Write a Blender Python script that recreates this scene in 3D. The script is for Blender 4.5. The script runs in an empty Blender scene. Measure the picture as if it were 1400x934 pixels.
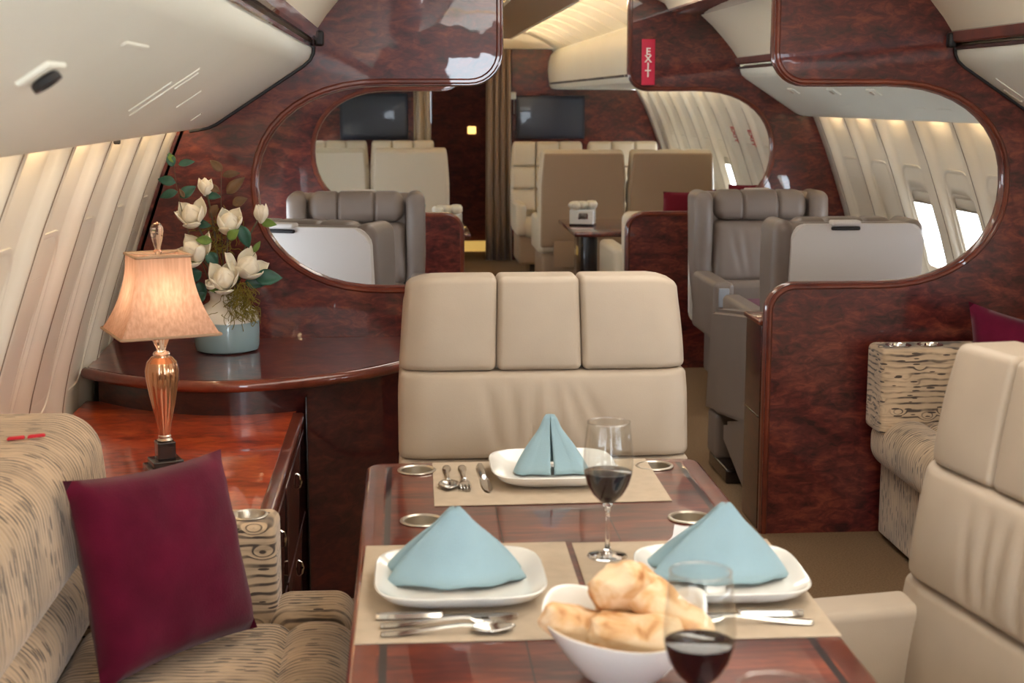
import bpy, bmesh, math, random
from mathutils import Vector, Matrix, noise
random.seed(7)
R = math.radians
scn = bpy.context.scene
col = scn.collection

# ------------------------------------------------------------------ camera frame (used to measure the place)
F = 2030.0
CAM = Vector((-0.79, 0.0, 1.52))
PHI = math.atan(332 / F)
THE = math.atan(150 * math.cos(PHI) / F)
FW = Vector((math.sin(THE) * math.cos(PHI), math.cos(THE) * math.cos(PHI), -math.sin(PHI)))
RT = Vector((math.cos(THE), -math.sin(THE), 0))
UP = RT.cross(FW)

def at(px, py, x=None, y=None, z=None):
    d = FW + RT * ((px - 700) / F) + UP * ((467 - py) / F)
    if y is not None: t = (y - CAM.y) / d.y
    elif x is not None: t = (x - CAM.x) / d.x
    else: t = (z - CAM.z) / d.z
    return CAM + d * t

# ------------------------------------------------------------------ materials
M = {}
def newmat(n):
    m = bpy.data.materials.new(n); m.use_nodes = True
    nt = m.node_tree; b = nt.nodes['Principled BSDF']
    return m, nt, b

def N(nt, t, **kw):
    n = nt.nodes.new(t)
    for k, v in kw.items():
        if k.startswith('i_'): n.inputs[k[2:].replace('_', ' ')].default_value = v
        else: setattr(n, k, v)
    return n

def ramp(nt, stops, interp='LINEAR'):
    r = nt.nodes.new('ShaderNodeValToRGB'); cr = r.color_ramp; cr.interpolation = interp
    while len(cr.elements) > 1: cr.elements.remove(cr.elements[0])
    cr.elements[0].position = stops[0][0]; cr.elements[0].color = (*stops[0][1], 1)
    for p, c in stops[1:]:
        e = cr.elements.new(p); e.color = (*c, 1)
    return r

def plain(n, c, rough=.5, metal=0, coat=0, spec=.5, emis=None, es=0, trans=0, ior=1.45, sheen=0, bump=0, bscale=200, var=0, vscale=6, sss=0):
    m, nt, b = newmat(n)
    b.inputs['Base Color'].default_value = (*c, 1)
    b.inputs['Roughness'].default_value = rough
    b.inputs['Metallic'].default_value = metal
    b.inputs['Specular IOR Level'].default_value = spec
    b.inputs['Coat Weight'].default_value = coat
    b.inputs['Coat Roughness'].default_value = .04
    b.inputs['Transmission Weight'].default_value = trans
    b.inputs['IOR'].default_value = ior
    b.inputs['Sheen Weight'].default_value = sheen
    if emis: b.inputs['Emission Color'].default_value = (*emis, 1); b.inputs['Emission Strength'].default_value = es
    tc = None
    if bump or var:
        tc = N(nt, 'ShaderNodeTexCoord')
    if var:
        nz = N(nt, 'ShaderNodeTexNoise', i_Scale=vscale, i_Detail=4.0)
        nt.links.new(tc.outputs['Object'], nz.inputs['Vector'])
        r = ramp(nt, [(.3, tuple(x * (1 - var) for x in c)), (.7, tuple(min(1, x * (1 + var)) for x in c))])
        nt.links.new(nz.outputs['Fac'], r.inputs['Fac']); nt.links.new(r.outputs['Color'], b.inputs['Base Color'])
    if bump:
        nz = N(nt, 'ShaderNodeTexNoise', i_Scale=bscale, i_Detail=3.0)
        nt.links.new(tc.outputs['Object'], nz.inputs['Vector'])
        bp = N(nt, 'ShaderNodeBump', i_Strength=bump, i_Distance=.002)
        nt.links.new(nz.outputs['Fac'], bp.inputs['Height']); nt.links.new(bp.outputs['Normal'], b.inputs['Normal'])
    M[n] = m
    return m

def wood(n, dark, mid, light, scale=(3.2, 3.2, 7.0), dist=1.6, rough=.3, coat=1.0, bands=None, nscale=1.0, wave=.06):
    """burl / crotch mahogany under lacquer"""
    m, nt, b = newmat(n); L = nt.links.new
    tc = N(nt, 'ShaderNodeTexCoord'); mp = N(nt, 'ShaderNodeMapping'); mp.inputs['Scale'].default_value = scale
    L(tc.outputs['Object'], mp.inputs['Vector'])
    n1 = N(nt, 'ShaderNodeTexNoise', i_Scale=1.3 * nscale, i_Detail=7.0, i_Roughness=.62, i_Distortion=dist)
    n2 = N(nt, 'ShaderNodeTexNoise', i_Scale=5.5 * nscale, i_Detail=5.0, i_Roughness=.6, i_Distortion=dist * .8)
    L(mp.outputs[0], n1.inputs['Vector']); L(mp.outputs[0], n2.inputs['Vector'])
    mx = N(nt, 'ShaderNodeMath', operation='MULTIPLY_ADD'); mx.inputs[1].default_value = .55
    mm = N(nt, 'ShaderNodeMath', operation='MULTIPLY'); mm.inputs[1].default_value = .45
    L(n2.outputs['Fac'], mm.inputs[0]); L(n1.outputs['Fac'], mx.inputs[0]); L(mm.outputs[0], mx.inputs[2])
    r = ramp(nt, [(.36, dark), (.5, mid), (.66, light)])
    L(mx.outputs[0], r.inputs['Fac'])
    out = r.outputs['Color']
    if bands:                      # inlaid dark stringing lines: list of (axis, position, half width)
        sp = N(nt, 'ShaderNodeSeparateXYZ'); L(tc.outputs['Object'], sp.inputs[0])
        acc = None
        for ax, pos, hw in bands:
            s = N(nt, 'ShaderNodeMath', operation='SUBTRACT'); s.inputs[1].default_value = pos; L(sp.outputs[ax], s.inputs[0])
            a = N(nt, 'ShaderNodeMath', operation='ABSOLUTE'); L(s.outputs[0], a.inputs[0])
            lt = N(nt, 'ShaderNodeMath', operation='LESS_THAN'); lt.inputs[1].default_value = hw; L(a.outputs[0], lt.inputs[0])
            if acc is None: acc = lt
            else:
                mxx = N(nt, 'ShaderNodeMath', operation='MAXIMUM'); L(acc.outputs[0], mxx.inputs[0]); L(lt.outputs[0], mxx.inputs[1]); acc = mxx
        mc = N(nt, 'ShaderNodeMix', data_type='RGBA'); L(acc.outputs[0], mc.inputs['Factor']); L(out, mc.inputs['A'])
        mc.inputs['B'].default_value = (.012, .006, .008, 1); out = mc.outputs['Result']
    L(out, b.inputs['Base Color'])
    b.inputs['Roughness'].default_value = rough
    b.inputs['Coat Weight'].default_value = coat; b.inputs['Coat Roughness'].default_value = .015
    b.inputs['Specular IOR Level'].default_value = .3
    if coat and wave:
        wv = N(nt, 'ShaderNodeTexNoise', i_Scale=7.0, i_Detail=2.0); L(tc.outputs['Object'], wv.inputs['Vector'])
        bp = N(nt, 'ShaderNodeBump', i_Strength=wave, i_Distance=.01); L(wv.outputs['Fac'], bp.inputs['Height']); L(bp.outputs['Normal'], b.inputs['Coat Normal'])
    M[n] = m
    return m

def fabric(n, axis, base, line, freq, warp=1.0, eyes=0.0):
    """tapestry: fine wavering lines across one axis with dark ticks (and knots)"""
    m, nt, b = newmat(n); L = nt.links.new
    tc = N(nt, 'ShaderNodeTexCoord'); sp = N(nt, 'ShaderNodeSeparateXYZ'); L(tc.outputs['Object'], sp.inputs[0])
    st = [9.0, 9.0, 9.0]; st[axis] = 16.0
    mp = N(nt, 'ShaderNodeMapping'); mp.inputs['Scale'].default_value = st; L(tc.outputs['Object'], mp.inputs['Vector'])
    nz = N(nt, 'ShaderNodeTexNoise', i_Scale=.8, i_Detail=2.0); L(mp.outputs[0], nz.inputs['Vector'])
    ph = N(nt, 'ShaderNodeMath', operation='MULTIPLY'); ph.inputs[1].default_value = freq; L(sp.outputs[axis], ph.inputs[0])
    wz = N(nt, 'ShaderNodeMath', operation='MULTIPLY_ADD'); wz.inputs[1].default_value = warp * 9; L(nz.outputs['Fac'], wz.inputs[0]); L(ph.outputs[0], wz.inputs[2])
    last = wz
    if eyes:
        e = [10.0, 10.0, 10.0]; e[axis] = 17.0
        mp2 = N(nt, 'ShaderNodeMapping'); mp2.inputs['Scale'].default_value = e; L(tc.outputs['Object'], mp2.inputs['Vector'])
        v = N(nt, 'ShaderNodeTexVoronoi', i_Scale=1.15, i_Randomness=.9); L(mp2.outputs[0], v.inputs['Vector'])
        mr = N(nt, 'ShaderNodeMapRange', interpolation_type='SMOOTHSTEP'); mr.inputs[1].default_value = 0; mr.inputs[2].default_value = .42; mr.inputs[3].default_value = eyes; mr.inputs[4].default_value = 0
        L(v.outputs['Distance'], mr.inputs[0])
        ad = N(nt, 'ShaderNodeMath', operation='ADD'); L(wz.outputs[0], ad.inputs[0]); L(mr.outputs[0], ad.inputs[1]); last = ad
    sn = N(nt, 'ShaderNodeMath', operation='SINE'); L(last.outputs[0], sn.inputs[0])
    n2 = N(nt, 'ShaderNodeTexNoise', i_Scale=11.0, i_Detail=3.0); L(tc.outputs['Object'], n2.inputs['Vector'])
    r2 = N(nt, 'ShaderNodeMapRange'); r2.inputs[1].default_value = .34; r2.inputs[2].default_value = .60; L(n2.outputs['Fac'], r2.inputs[0])
    rs = ramp(nt, [(.62, (.0, 0, 0)), (.93, (1, 1, 1))])
    sh = N(nt, 'ShaderNodeMath', operation='MULTIPLY_ADD'); sh.inputs[1].default_value = .5; sh.inputs[2].default_value = .5; L(sn.outputs[0], sh.inputs[0])
    L(sh.outputs[0], rs.inputs['Fac'])
    m1 = N(nt, 'ShaderNodeMath', operation='MULTIPLY'); L(rs.outputs['Color'], m1.inputs[0]); L(r2.outputs[0], m1.inputs[1])
    st2 = [6.0, 6.0, 6.0]; st2[axis] = 120.0
    mq = N(nt, 'ShaderNodeMapping'); mq.inputs['Scale'].default_value = st2; L(tc.outputs['Object'], mq.inputs['Vector'])
    nq = N(nt, 'ShaderNodeTexNoise', i_Scale=1.0, i_Detail=3.0, i_Roughness=.6, i_Distortion=.5); L(mq.outputs[0], nq.inputs['Vector'])
    rq = ramp(nt, [(.54, (0, 0, 0)), (.70, (1, 1, 1))]); L(nq.outputs['Fac'], rq.inputs['Fac'])
    mq2 = N(nt, 'ShaderNodeMath', operation='MULTIPLY'); mq2.inputs[1].default_value = .7 if not eyes else .4; L(rq.outputs['Color'], mq2.inputs[0])
    ml = N(nt, 'ShaderNodeMath', operation='MAXIMUM'); L(m1.outputs[0], ml.inputs[0]); L(mq2.outputs[0], ml.inputs[1])
    # ticks
    t = [24.0, 24.0, 24.0]; t[axis] = 110.0
    mp3 = N(nt, 'ShaderNodeMapping'); mp3.inputs['Scale'].default_value = t; L(tc.outputs['Object'], mp3.inputs['Vector'])
    v3 = N(nt, 'ShaderNodeTexVoronoi', i_Scale=.75); L(mp3.outputs[0], v3.inputs['Vector'])
    lt = N(nt, 'ShaderNodeMath', operation='LESS_THAN'); lt.inputs[1].default_value = .27; L(v3.outputs['Distance'], lt.inputs[0])
    gt = N(nt, 'ShaderNodeSeparateColor'); L(v3.outputs['Color'], gt.inputs[0])
    g2 = N(nt, 'ShaderNodeMath', operation='GREATER_THAN'); g2.inputs[1].default_value = .45; L(gt.outputs[0], g2.inputs[0])
    tk = N(nt, 'ShaderNodeMath', operation='MULTIPLY'); L(lt.outputs[0], tk.inputs[0]); L(g2.outputs[0], tk.inputs[1])
    mxx = N(nt, 'ShaderNodeMath', operation='MAXIMUM'); L(ml.outputs[0], mxx.inputs[0]); L(tk.outputs[0], mxx.inputs[1])
    k = N(nt, 'ShaderNodeMath', operation='MULTIPLY'); k.inputs[1].default_value = .92; L(mxx.outputs[0], k.inputs[0])
    n4 = N(nt, 'ShaderNodeTexNoise', i_Scale=7.0, i_Detail=4.0); L(tc.outputs['Object'], n4.inputs['Vector'])
    rb = ramp(nt, [(.3, tuple(c * .8 for c in base)), (.7, tuple(min(1, c * 1.15) for c in base))]); L(n4.outputs['Fac'], rb.inputs['Fac'])
    mc = N(nt, 'ShaderNodeMix', data_type='RGBA'); L(k.outputs[0], mc.inputs['Factor']); L(rb.outputs['Color'], mc.inputs['A']); mc.inputs['B'].default_value = (*line, 1)
    L(mc.outputs['Result'], b.inputs['Base Color'])
    b.inputs['Roughness'].default_value = .9; b.inputs['Sheen Weight'].default_value = .25; b.inputs['Specular IOR Level'].default_value = .15
    bp = N(nt, 'ShaderNodeBump', i_Strength=.35, i_Distance=.002); L(sh.outputs[0], bp.inputs['Height']); L(bp.outputs['Normal'], b.inputs['Normal'])
    M[n] = m

wood('wood_burl', (.019, .0032, .0045), (.090, .0135, .0115), (.22, .047, .025))
wood('wood_dark', (.012, .0023, .0034), (.040, .0065, .0064), (.085, .016, .010))
wood('wood_matte', (.03, .006, .007), (.085, .0135, .011), (.15, .032, .018), coat=0, rough=.6)
wood('wood_chest_lit', (.12, .010, .005), (.42, .050, .013), (.72, .15, .032), scale=(3.0, 5.0, 3), dist=1.2)  # lamp light on the chest top is put into this brighter colour
wood('wood_solid', (.075, .014, .008), (.14, .027, .013), (.22, .046, .020), scale=(2, 2, 2), dist=.4)
wood('wood_table', (.022, .004, .005), (.115, .019, .011), (.27, .055, .022), scale=(1.6, 9.0, 3.0), dist=.7, rough=.3, coat=.9,
     bands=[(0, -.312, .0055), (0, .312, .0055), (0, -.105, .0012), (0, .105, .0012)], nscale=1.2, wave=0)
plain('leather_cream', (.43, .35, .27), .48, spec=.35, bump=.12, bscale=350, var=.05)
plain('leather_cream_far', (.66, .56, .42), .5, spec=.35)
plain('leather_tan', (.375, .258, .168), .55, spec=.3)
plain('leather_gray', (.185, .145, .122), .4, spec=.4, bump=.1, bscale=300, var=.06)
plain('leather_pale', (.60, .56, .52), .5, spec=.35)
plain('seam_dark', (.06, .04, .03), .8)
plain('cream_panel', (.80, .80, .70), .42, spec=.35, var=.02, vscale=2)
plain('cream_wall', (.77, .70, .58), .5, spec=.3, var=.025, vscale=3)
plain('cream_cove', (.82, .74, .59), .6, spec=.2)
plain('groove', (.22, .16, .11), .8)
plain('shade_panel', (.62, .55, .45), .5, spec=.25)
plain('black_rubber', (.012, .011, .012), .5)
plain('carpet', (.205, .130, .074), .97, spec=.05, bump=.8, bscale=420, var=.22, vscale=160)
plain('ceramic', (.82, .81, .77), .12, spec=.5, coat=.6)
plain('placemat', (.49, .395, .295), .85, spec=.15, bump=.5, bscale=500, var=.06, vscale=30)
plain('napkin_blue', (.29, .425, .485), .9, spec=.1, sheen=.1, bump=.4, bscale=650, var=.06, vscale=12)
plain('steel', (.72, .70, .66), .16, metal=1)
plain('brushed', (.66, .61, .53), .34, metal=1)
plain('chrome', (.85, .84, .82), .06, metal=1)
plain('amber_glass', (.62, .33, .17), .13, metal=.8, coat=.8)
plain('black_lacquer', (.018, .011, .010), .22, coat=.6)
plain('petal', (.84, .77, .62), .6, spec=.2, var=.06, vscale=40, sheen=.2)
plain('leaf', (.022, .085, .055), .38, spec=.45, var=.35, vscale=25)
plain('leaf_light', (.12, .20, .035), .5, var=.3, vscale=25)
plain('leaf_bronze', (.12, .062, .024), .55, var=.3, vscale=30)
plain('stem', (.075, .058, .030), .7)
plain('moss', (.19, .15, .030), .9, spec=.1)
plain('velvet', (.095, .0048, .021), .9, spec=.08, sheen=.12, bump=.35, bscale=260, var=.22, vscale=9)
plain('velvet_red', (.15, .010, .020), .85, spec=.1, sheen=.1)
plain('curtain', (.30, .205, .14), .85, spec=.1, sheen=.3)
plain('curtain_light', (.52, .42, .30), .85, spec=.1, sheen=.3)
plain('screen', (.035, .042, .062), .28, coat=.3)
plain('screen_bezel', (.020, .022, .036), .4)
plain('exit_red', (.62, .012, .055), .45)
plain('letter_white', (.85, .75, .68), .6)
plain('letter_red', (.55, .05, .05), .6)
plain('teal', (.03, .27, .30), .85)
plain('red_tab', (.55, .015, .03), .7)
plain('wine', (.008, .001, .003), .05, spec=.5)
plain('aisle_light_yellow', (.75, .45, .10), .5, emis=(1, .62, .16), es=.35)  # glow of the floor-level aisle light at the end wall
plain('plaque_yellow', (.9, .6, .15), .5, emis=(1, .66, .2), es=1.2)
plain('outlet_gray', (.30, .31, .34), .45)
plain('bread_crumb', (.78, .58, .36), .9, spec=.1, bump=1.0, bscale=120, var=.15, vscale=60)
plain('fill_white', (1, .93, .82), .5, emis=(1, .93, .82), es=2.6)  # glow of the added ceiling fill panels
plain('lamp_warm', (1, .74, .42), .5, emis=(1, .74, .44), es=13.0)
plain('lamp_cove', (1, .78, .5), .5, emis=(1, .80, .54), es=170.0)
plain('bulb', (1, .8, .55), .5, emis=(1, .80, .58), es=17.0)

def mat_shade():
    m, nt, b = newmat('lamp_shade_silk'); L = nt.links.new
    nt.nodes.remove(b); out = nt.nodes['Material Output']
    tc = N(nt, 'ShaderNodeTexCoord'); mp = N(nt, 'ShaderNodeMapping'); mp.inputs['Scale'].default_value = (160, 160, 8)
    L(tc.outputs['Object'], mp.inputs['Vector'])
    nz = N(nt, 'ShaderNodeTexNoise', i_Scale=1.0, i_Detail=3.0); L(mp.outputs[0], nz.inputs['Vector'])
    r = ramp(nt, [(.3, (.50, .31, .215)), (.7, (.66, .43, .32))]); L(nz.outputs['Fac'], r.inputs['Fac'])
    d = N(nt, 'ShaderNodeBsdfDiffuse'); t = N(nt, 'ShaderNodeBsdfTranslucent'); mx = N(nt, 'ShaderNodeMixShader'); mx.inputs[0].default_value = .42
    L(r.outputs[0], d.inputs[0]); L(r.outputs[0], t.inputs[0]); L(d.outputs[0], mx.inputs[1]); L(t.outputs[0], mx.inputs[2]); L(mx.outputs[0], out.inputs[0])
    M['lamp_shade_silk'] = m
mat_shade()

def mat_clear(n, tint=(1, 1, 1)):
    m, nt, b = newmat(n)
    b.inputs['Base Color'].default_value = (*tint, 1); b.inputs['Transmission Weight'].default_value = 1; b.inputs['Roughness'].default_value = .0; b.inputs['IOR'].default_value = 1.45
    M[n] = m
mat_clear('glass_stem', (1, 1, 1)); mat_clear('crystal', (1, .95, .9)); mat_clear('crystal_amber', (.95, .72, .58))

def mat_pane():
    m, nt, b = newmat('window_glass'); nt.nodes.remove(b); L = nt.links.new; out = nt.nodes['Material Output']
    t = N(nt, 'ShaderNodeBsdfTransparent'); g = N(nt, 'ShaderNodeBsdfGlossy'); g.inputs['Roughness'].default_value = .02
    mx = N(nt, 'ShaderNodeMixShader'); lw = N(nt, 'ShaderNodeLayerWeight', i_Blend=.12); fr = N(nt, 'ShaderNodeMath', operation='MULTIPLY_ADD'); fr.inputs[1].default_value = .35; fr.inputs[2].default_value = .03; L(lw.outputs['Facing'], fr.inputs[0])
    L(fr.outputs[0], mx.inputs[0]); L(t.outputs[0], mx.inputs[1]); L(g.outputs[0], mx.inputs[2]); L(mx.outputs[0], out.inputs[0])
    M['window_glass'] = m
mat_pane()
def mat_thin():
    m, nt, b = newmat('glass'); nt.nodes.remove(b); L = nt.links.new; out = nt.nodes['Material Output']
    t = N(nt, 'ShaderNodeBsdfTransparent'); t.inputs[0].default_value = (.97, .975, .97, 1)
    g = N(nt, 'ShaderNodeBsdfGlossy'); g.inputs['Roughness'].default_value = .01
    mx = N(nt, 'ShaderNodeMixShader'); lw = N(nt, 'ShaderNodeLayerWeight', i_Blend=.16); fr = N(nt, 'ShaderNodeMath', operation='MULTIPLY_ADD'); fr.inputs[1].default_value = .34; fr.inputs[2].default_value = .018; L(lw.outputs['Facing'], fr.inputs[0])
    L(fr.outputs[0], mx.inputs[0]); L(t.outputs[0], mx.inputs[1]); L(g.outputs[0], mx.inputs[2]); L(mx.outputs[0], out.inputs[0])
    M['glass'] = m
mat_thin()

def mat_vase():
    m, nt, b = newmat('vase_glaze'); L = nt.links.new
    tc = N(nt, 'ShaderNodeTexCoord'); sp = N(nt, 'ShaderNodeSeparateXYZ'); L(tc.outputs['Object'], sp.inputs[0])
    nz = N(nt, 'ShaderNodeTexNoise', i_Scale=12.0); L(tc.outputs['Object'], nz.inputs['Vector'])
    a = N(nt, 'ShaderNodeMath', operation='MULTIPLY_ADD'); a.inputs[1].default_value = .006; L(nz.outputs['Fac'], a.inputs[0]); L(sp.outputs[2], a.inputs[2])
    r = ramp(nt, [(0, (.20, .30, .32)), (.62, (.27, .37, .39)), (.64, (.74, .68, .57)), (1, (.80, .74, .63))])
    k = N(nt, 'ShaderNodeMath', operation='MULTIPLY'); k.inputs[1].default_value = 1 / .16; L(a.outputs[0], k.inputs[0]); L(k.outputs[0], r.inputs['Fac'])
    L(r.outputs[0], b.inputs['Base Color']); b.inputs['Roughness'].default_value = .25; b.inputs['Coat Weight'].default_value = .5
    M['vase_glaze'] = m
mat_vase()

def mat_bread():
    m, nt, b = newmat('bread_crust'); L = nt.links.new
    tc = N(nt, 'ShaderNodeTexCoord'); nz = N(nt, 'ShaderNodeTexNoise', i_Scale=22.0, i_Detail=5.0, i_Distortion=.6); L(tc.outputs['Object'], nz.inputs['Vector'])
    r = ramp(nt, [(.30, (.40, .15, .045)), (.43, (.68, .39, .18)), (.56, (.80, .58, .36))]); L(nz.outputs['Fac'], r.inputs['Fac'])
    L(r.outputs[0], b.inputs['Base Color']); b.inputs['Roughness'].default_value = .75; b.inputs['Specular IOR Level'].default_value = .25
    bp = N(nt, 'ShaderNodeBump', i_Strength=.6, i_Distance=.004); L(nz.outputs['Fac'], bp.inputs['Height']); L(bp.outputs['Normal'], b.inputs['Normal'])
    M['bread_crust'] = m
mat_bread()

FB, FL = (.53, .385, .25), (.042, .030, .027)
fabric('sofa_fabric', 1, FB, FL, 390, 1.3)
fabric('sofa_fabric_arm', 2, FB, FL, 300, 1.2, eyes=15)

# ------------------------------------------------------------------ mesh helpers
def BM(): return bmesh.new()

def obj(name, bm, mat, parent=None, smooth=True, angle=40, loc=None, rot=None):
    me = bpy.data.meshes.new(name)
    bmesh.ops.remove_doubles(bm, verts=bm.verts, dist=1e-6)
    bmesh.ops.recalc_face_normals(bm, faces=bm.faces)
    bm.to_mesh(me); bm.free()
    if smooth:
        me.shade_smooth(); me.set_sharp_from_angle(angle=R(angle))
    me.materials.append(M[mat])
    o = bpy.data.objects.new(name, me); col.objects.link(o)
    if parent: o.parent = parent
    if loc is not None: o.location = loc
    if rot is not None: o.rotation_euler = rot
    return o

def thing(name, label, cat, loc=(0, 0, 0), rz=0, group=None):
    o = bpy.data.objects.new(name, None); col.objects.link(o); o.empty_display_size = .1
    o.location = loc; o.rotation_euler = (0, 0, rz); o['label'] = label; o['category'] = cat
    if group: o['group'] = group
    return o

def tag(o, label=None, cat=None, group=None, kind=None):
    if label: o['label'] = label
    if cat: o['category'] = cat
    if group: o['group'] = group
    if kind: o['kind'] = kind
    return o

def struct(o, label=None, cat=None):
    return tag(o, label, cat, kind='structure')

def dup(root, loc=None, rz=None, label=None, group=None):
    r = root.copy(); col.objects.link(r)
    if loc is not None: r.location = loc
    if rz is not None: r.rotation_euler = (0, 0, rz)
    if label: r['label'] = label
    if group: r['group'] = group
    for ch in list(root.children):
        c = ch.copy(); col.objects.link(c); c.parent = r
        for g in list(ch.children):
            d = g.copy(); col.objects.link(d); d.parent = c
    return r

def _axis(h, r, k, n):
    inner = h - r
    a = [inner + r * math.tan(R(45) * i / k) for i in range(k + 1)] if r > 1e-6 else [h]
    pos = a
    mid = [-inner + 2 * inner * i / n for i in range(1, n)] if inner > 1e-6 else []
    return [-v for v in reversed(pos)] + mid + pos

def rbox(bm, c, s, r=.01, k=3, n=1, puff=(0, 0, 0), fn=None):
    """rounded box: centre c, full size s; puff bulges the faces; fn reshapes each local point"""
    h = [v / 2 for v in s]; r = min(r, *[v * .999 for v in h])
    if isinstance(n, int): n = (n, n, n)
    ax = [_axis(h[i], r, k, n[i]) for i in range(3)]
    inn = [v - r for v in h]
    def pt(q):
        cl = [max(-inn[i], min(inn[i], q[i])) for i in range(3)]
        d = Vector([q[i] - cl[i] for i in range(3)])
        p = Vector(cl)
        if d.length > 1e-9: p = p + d.normalized() * r
        u = [p[i] / h[i] for i in range(3)]
        for i in range(3):
            if puff[i]:
                j, l = (i + 1) % 3, (i + 2) % 3
                p[i] += puff[i] * u[i] * max(0, 1 - u[j] ** 2) ** .6 * max(0, 1 - u[l] ** 2) ** .6
        if fn: p = Vector(fn(p))
        return p + Vector(c)
    for i in range(3):
        j, l = (i + 1) % 3, (i + 2) % 3
        for sg in (-1, 1):
            g = []
            for a in ax[j]:
                row = []
                for b in ax[l]:
                    q = [0, 0, 0]; q[i] = sg * h[i]; q[j] = a; q[l] = b
                    row.append(bm.verts.new(pt(q)))
                g.append(row)
            for a in range(len(g) - 1):
                for b in range(len(g[0]) - 1):
                    f = [g[a][b], g[a + 1][b], g[a + 1][b + 1], g[a][b + 1]]
                    bm.faces.new(f if sg > 0 else f[::-1])
    bmesh.ops.remove_doubles(bm, verts=bm.verts, dist=1e-5)
    return bm

def span(bm, x, y, z, r=.01, **kw):
    """rounded box given by its extents"""
    return rbox(bm, ((x[0] + x[1]) / 2, (y[0] + y[1]) / 2, (z[0] + z[1]) / 2), (abs(x[1] - x[0]), abs(y[1] - y[0]), abs(z[1] - z[0])), r, **kw)

def lathe(bm, prof, seg=32, c=(0, 0, 0), mod=None, caps=True):
    c = Vector(c); rings = []
    for (r, z) in prof:
        if r < 1e-6: rings.append([bm.verts.new(c + Vector((0, 0, z)))]); continue
        ring = []
        for i in range(seg):
            a = 2 * math.pi * i / seg
            rr = r * (mod(a, z) if mod else 1)
            ring.append(bm.verts.new(c + Vector((rr * math.cos(a), rr * math.sin(a), z))))
        rings.append(ring)
    for A, B in zip(rings, rings[1:]):
        if len(A) == 1 and len(B) == 1: continue
        for i in range(seg):
            j = (i + 1) % seg
            if len(A) == 1: bm.faces.new((A[0], B[i], B[j]))
            elif len(B) == 1: bm.faces.new((A[i], A[j], B[0]))
            else: bm.faces.new((A[i], A[j], B[j], B[i]))
    return bm

def tube(bm, pts, rad, seg=8, caps=True, closed=False, flat=(1, 1), upv=None):
    pts = [Vector(p) for p in pts]; n = len(pts)
    rings = []; prev = None
    for i, p in enumerate(pts):
        if closed: t = (pts[(i + 1) % n] - pts[i - 1]).normalized()
        else: t = (pts[min(i + 1, n - 1)] - pts[max(i - 1, 0)]).normalized()
        if prev is None:
            u = Vector(upv) if upv else Vector((0, 0, 1))
            if abs(u.dot(t)) > .95: u = Vector((1, 0, 0))
        else: u = prev
        u = (u - t * u.dot(t)).normalized(); w = t.cross(u); prev = u
        r = rad[i] if isinstance(rad, (list, tuple)) else rad
        rings.append([bm.verts.new(p + (u * math.cos(2 * math.pi * k / seg) * flat[0] + w * math.sin(2 * math.pi * k / seg) * flat[1]) * r) for k in range(seg)])
    m = n if closed else n - 1
    for i in range(m):
        A, B = rings[i], rings[(i + 1) % n]
        for k in range(seg):
            bm.faces.new((A[k], A[(k + 1) % seg], B[(k + 1) % seg], B[k]))
    if caps and not closed:
        bm.faces.new(rings[0][::-1]); bm.faces.new(rings[-1])
    return bm

def prism(bm, poly, y0, y1, axis=1):
    """extrude a 2-D outline ((a, b) = (x, z) for axis 1, (y, z) for axis 0, (x, y) for axis 2)"""
    def P3(a, b, t):
        return (a, t, b) if axis == 1 else ((t, a, b) if axis == 0 else (a, b, t))
    A = [bm.verts.new(P3(a, b, y0)) for a, b in poly]; B = [bm.verts.new(P3(a, b, y1)) for a, b in poly]
    n = len(poly)
    for i in range(n):
        bm.faces.new((A[i], A[(i + 1) % n], B[(i + 1) % n], B[i]))
    bm.faces.new(A[::-1]); bm.faces.new(B)
    return bm

def sheet(bm, grid, thick=0):
    """grid of points -> surface"""
    V = [[bm.verts.new(p) for p in row] for row in grid]
    for i in range(len(V) - 1):
        for j in range(len(V[0]) - 1):
            bm.faces.new((V[i][j], V[i + 1][j], V[i + 1][j + 1], V[i][j + 1]))
    return bm

def solidify(o, t, off=0):
    md = o.modifiers.new('solid', 'SOLIDIFY'); md.thickness = t; md.offset = off
    return o

def bake(o):
    dg = bpy.context.evaluated_depsgraph_get()
    me = bpy.data.meshes.new_from_object(o.evaluated_get(dg))
    o.modifiers.clear(); o.data = me
    return o

def cut(o, bm):
    me = bpy.data.meshes.new('cutter'); bmesh.ops.recalc_face_normals(bm, faces=bm.faces); bm.to_mesh(me); bm.free()
    c = bpy.data.objects.new('cutter', me); col.objects.link(c); c.parent = o.parent
    md = o.modifiers.new('cut', 'BOOLEAN'); md.operation = 'DIFFERENCE'; md.object = c; md.solver = 'EXACT'
    bpy.context.view_layer.update(); bake(o)
    bpy.data.objects.remove(c)
    return o

def bezier(p0, p1, p2, n=8):
    p0, p1, p2 = Vector(p0), Vector(p1), Vector(p2)
    return [(p0 * (1 - t) ** 2 + p1 * 2 * t * (1 - t) + p2 * t * t) for t in [i / (n - 1) for i in range(n)]]

def lerp(a, b, t): return a + (b - a) * t
def interp(tab, z):
    if z <= tab[0][0]: return tab[0][1]
    for (z0, x0), (z1, x1) in zip(tab, tab[1:]):
        if z <= z1:
            return lerp(x0, x1, (z - z0) / (z1 - z0))
    return tab[-1][1]
def sstep(a, b, x):
    t = max(0, min(1, (x - a) / (b - a))); return t * t * (3 - 2 * t)

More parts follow.
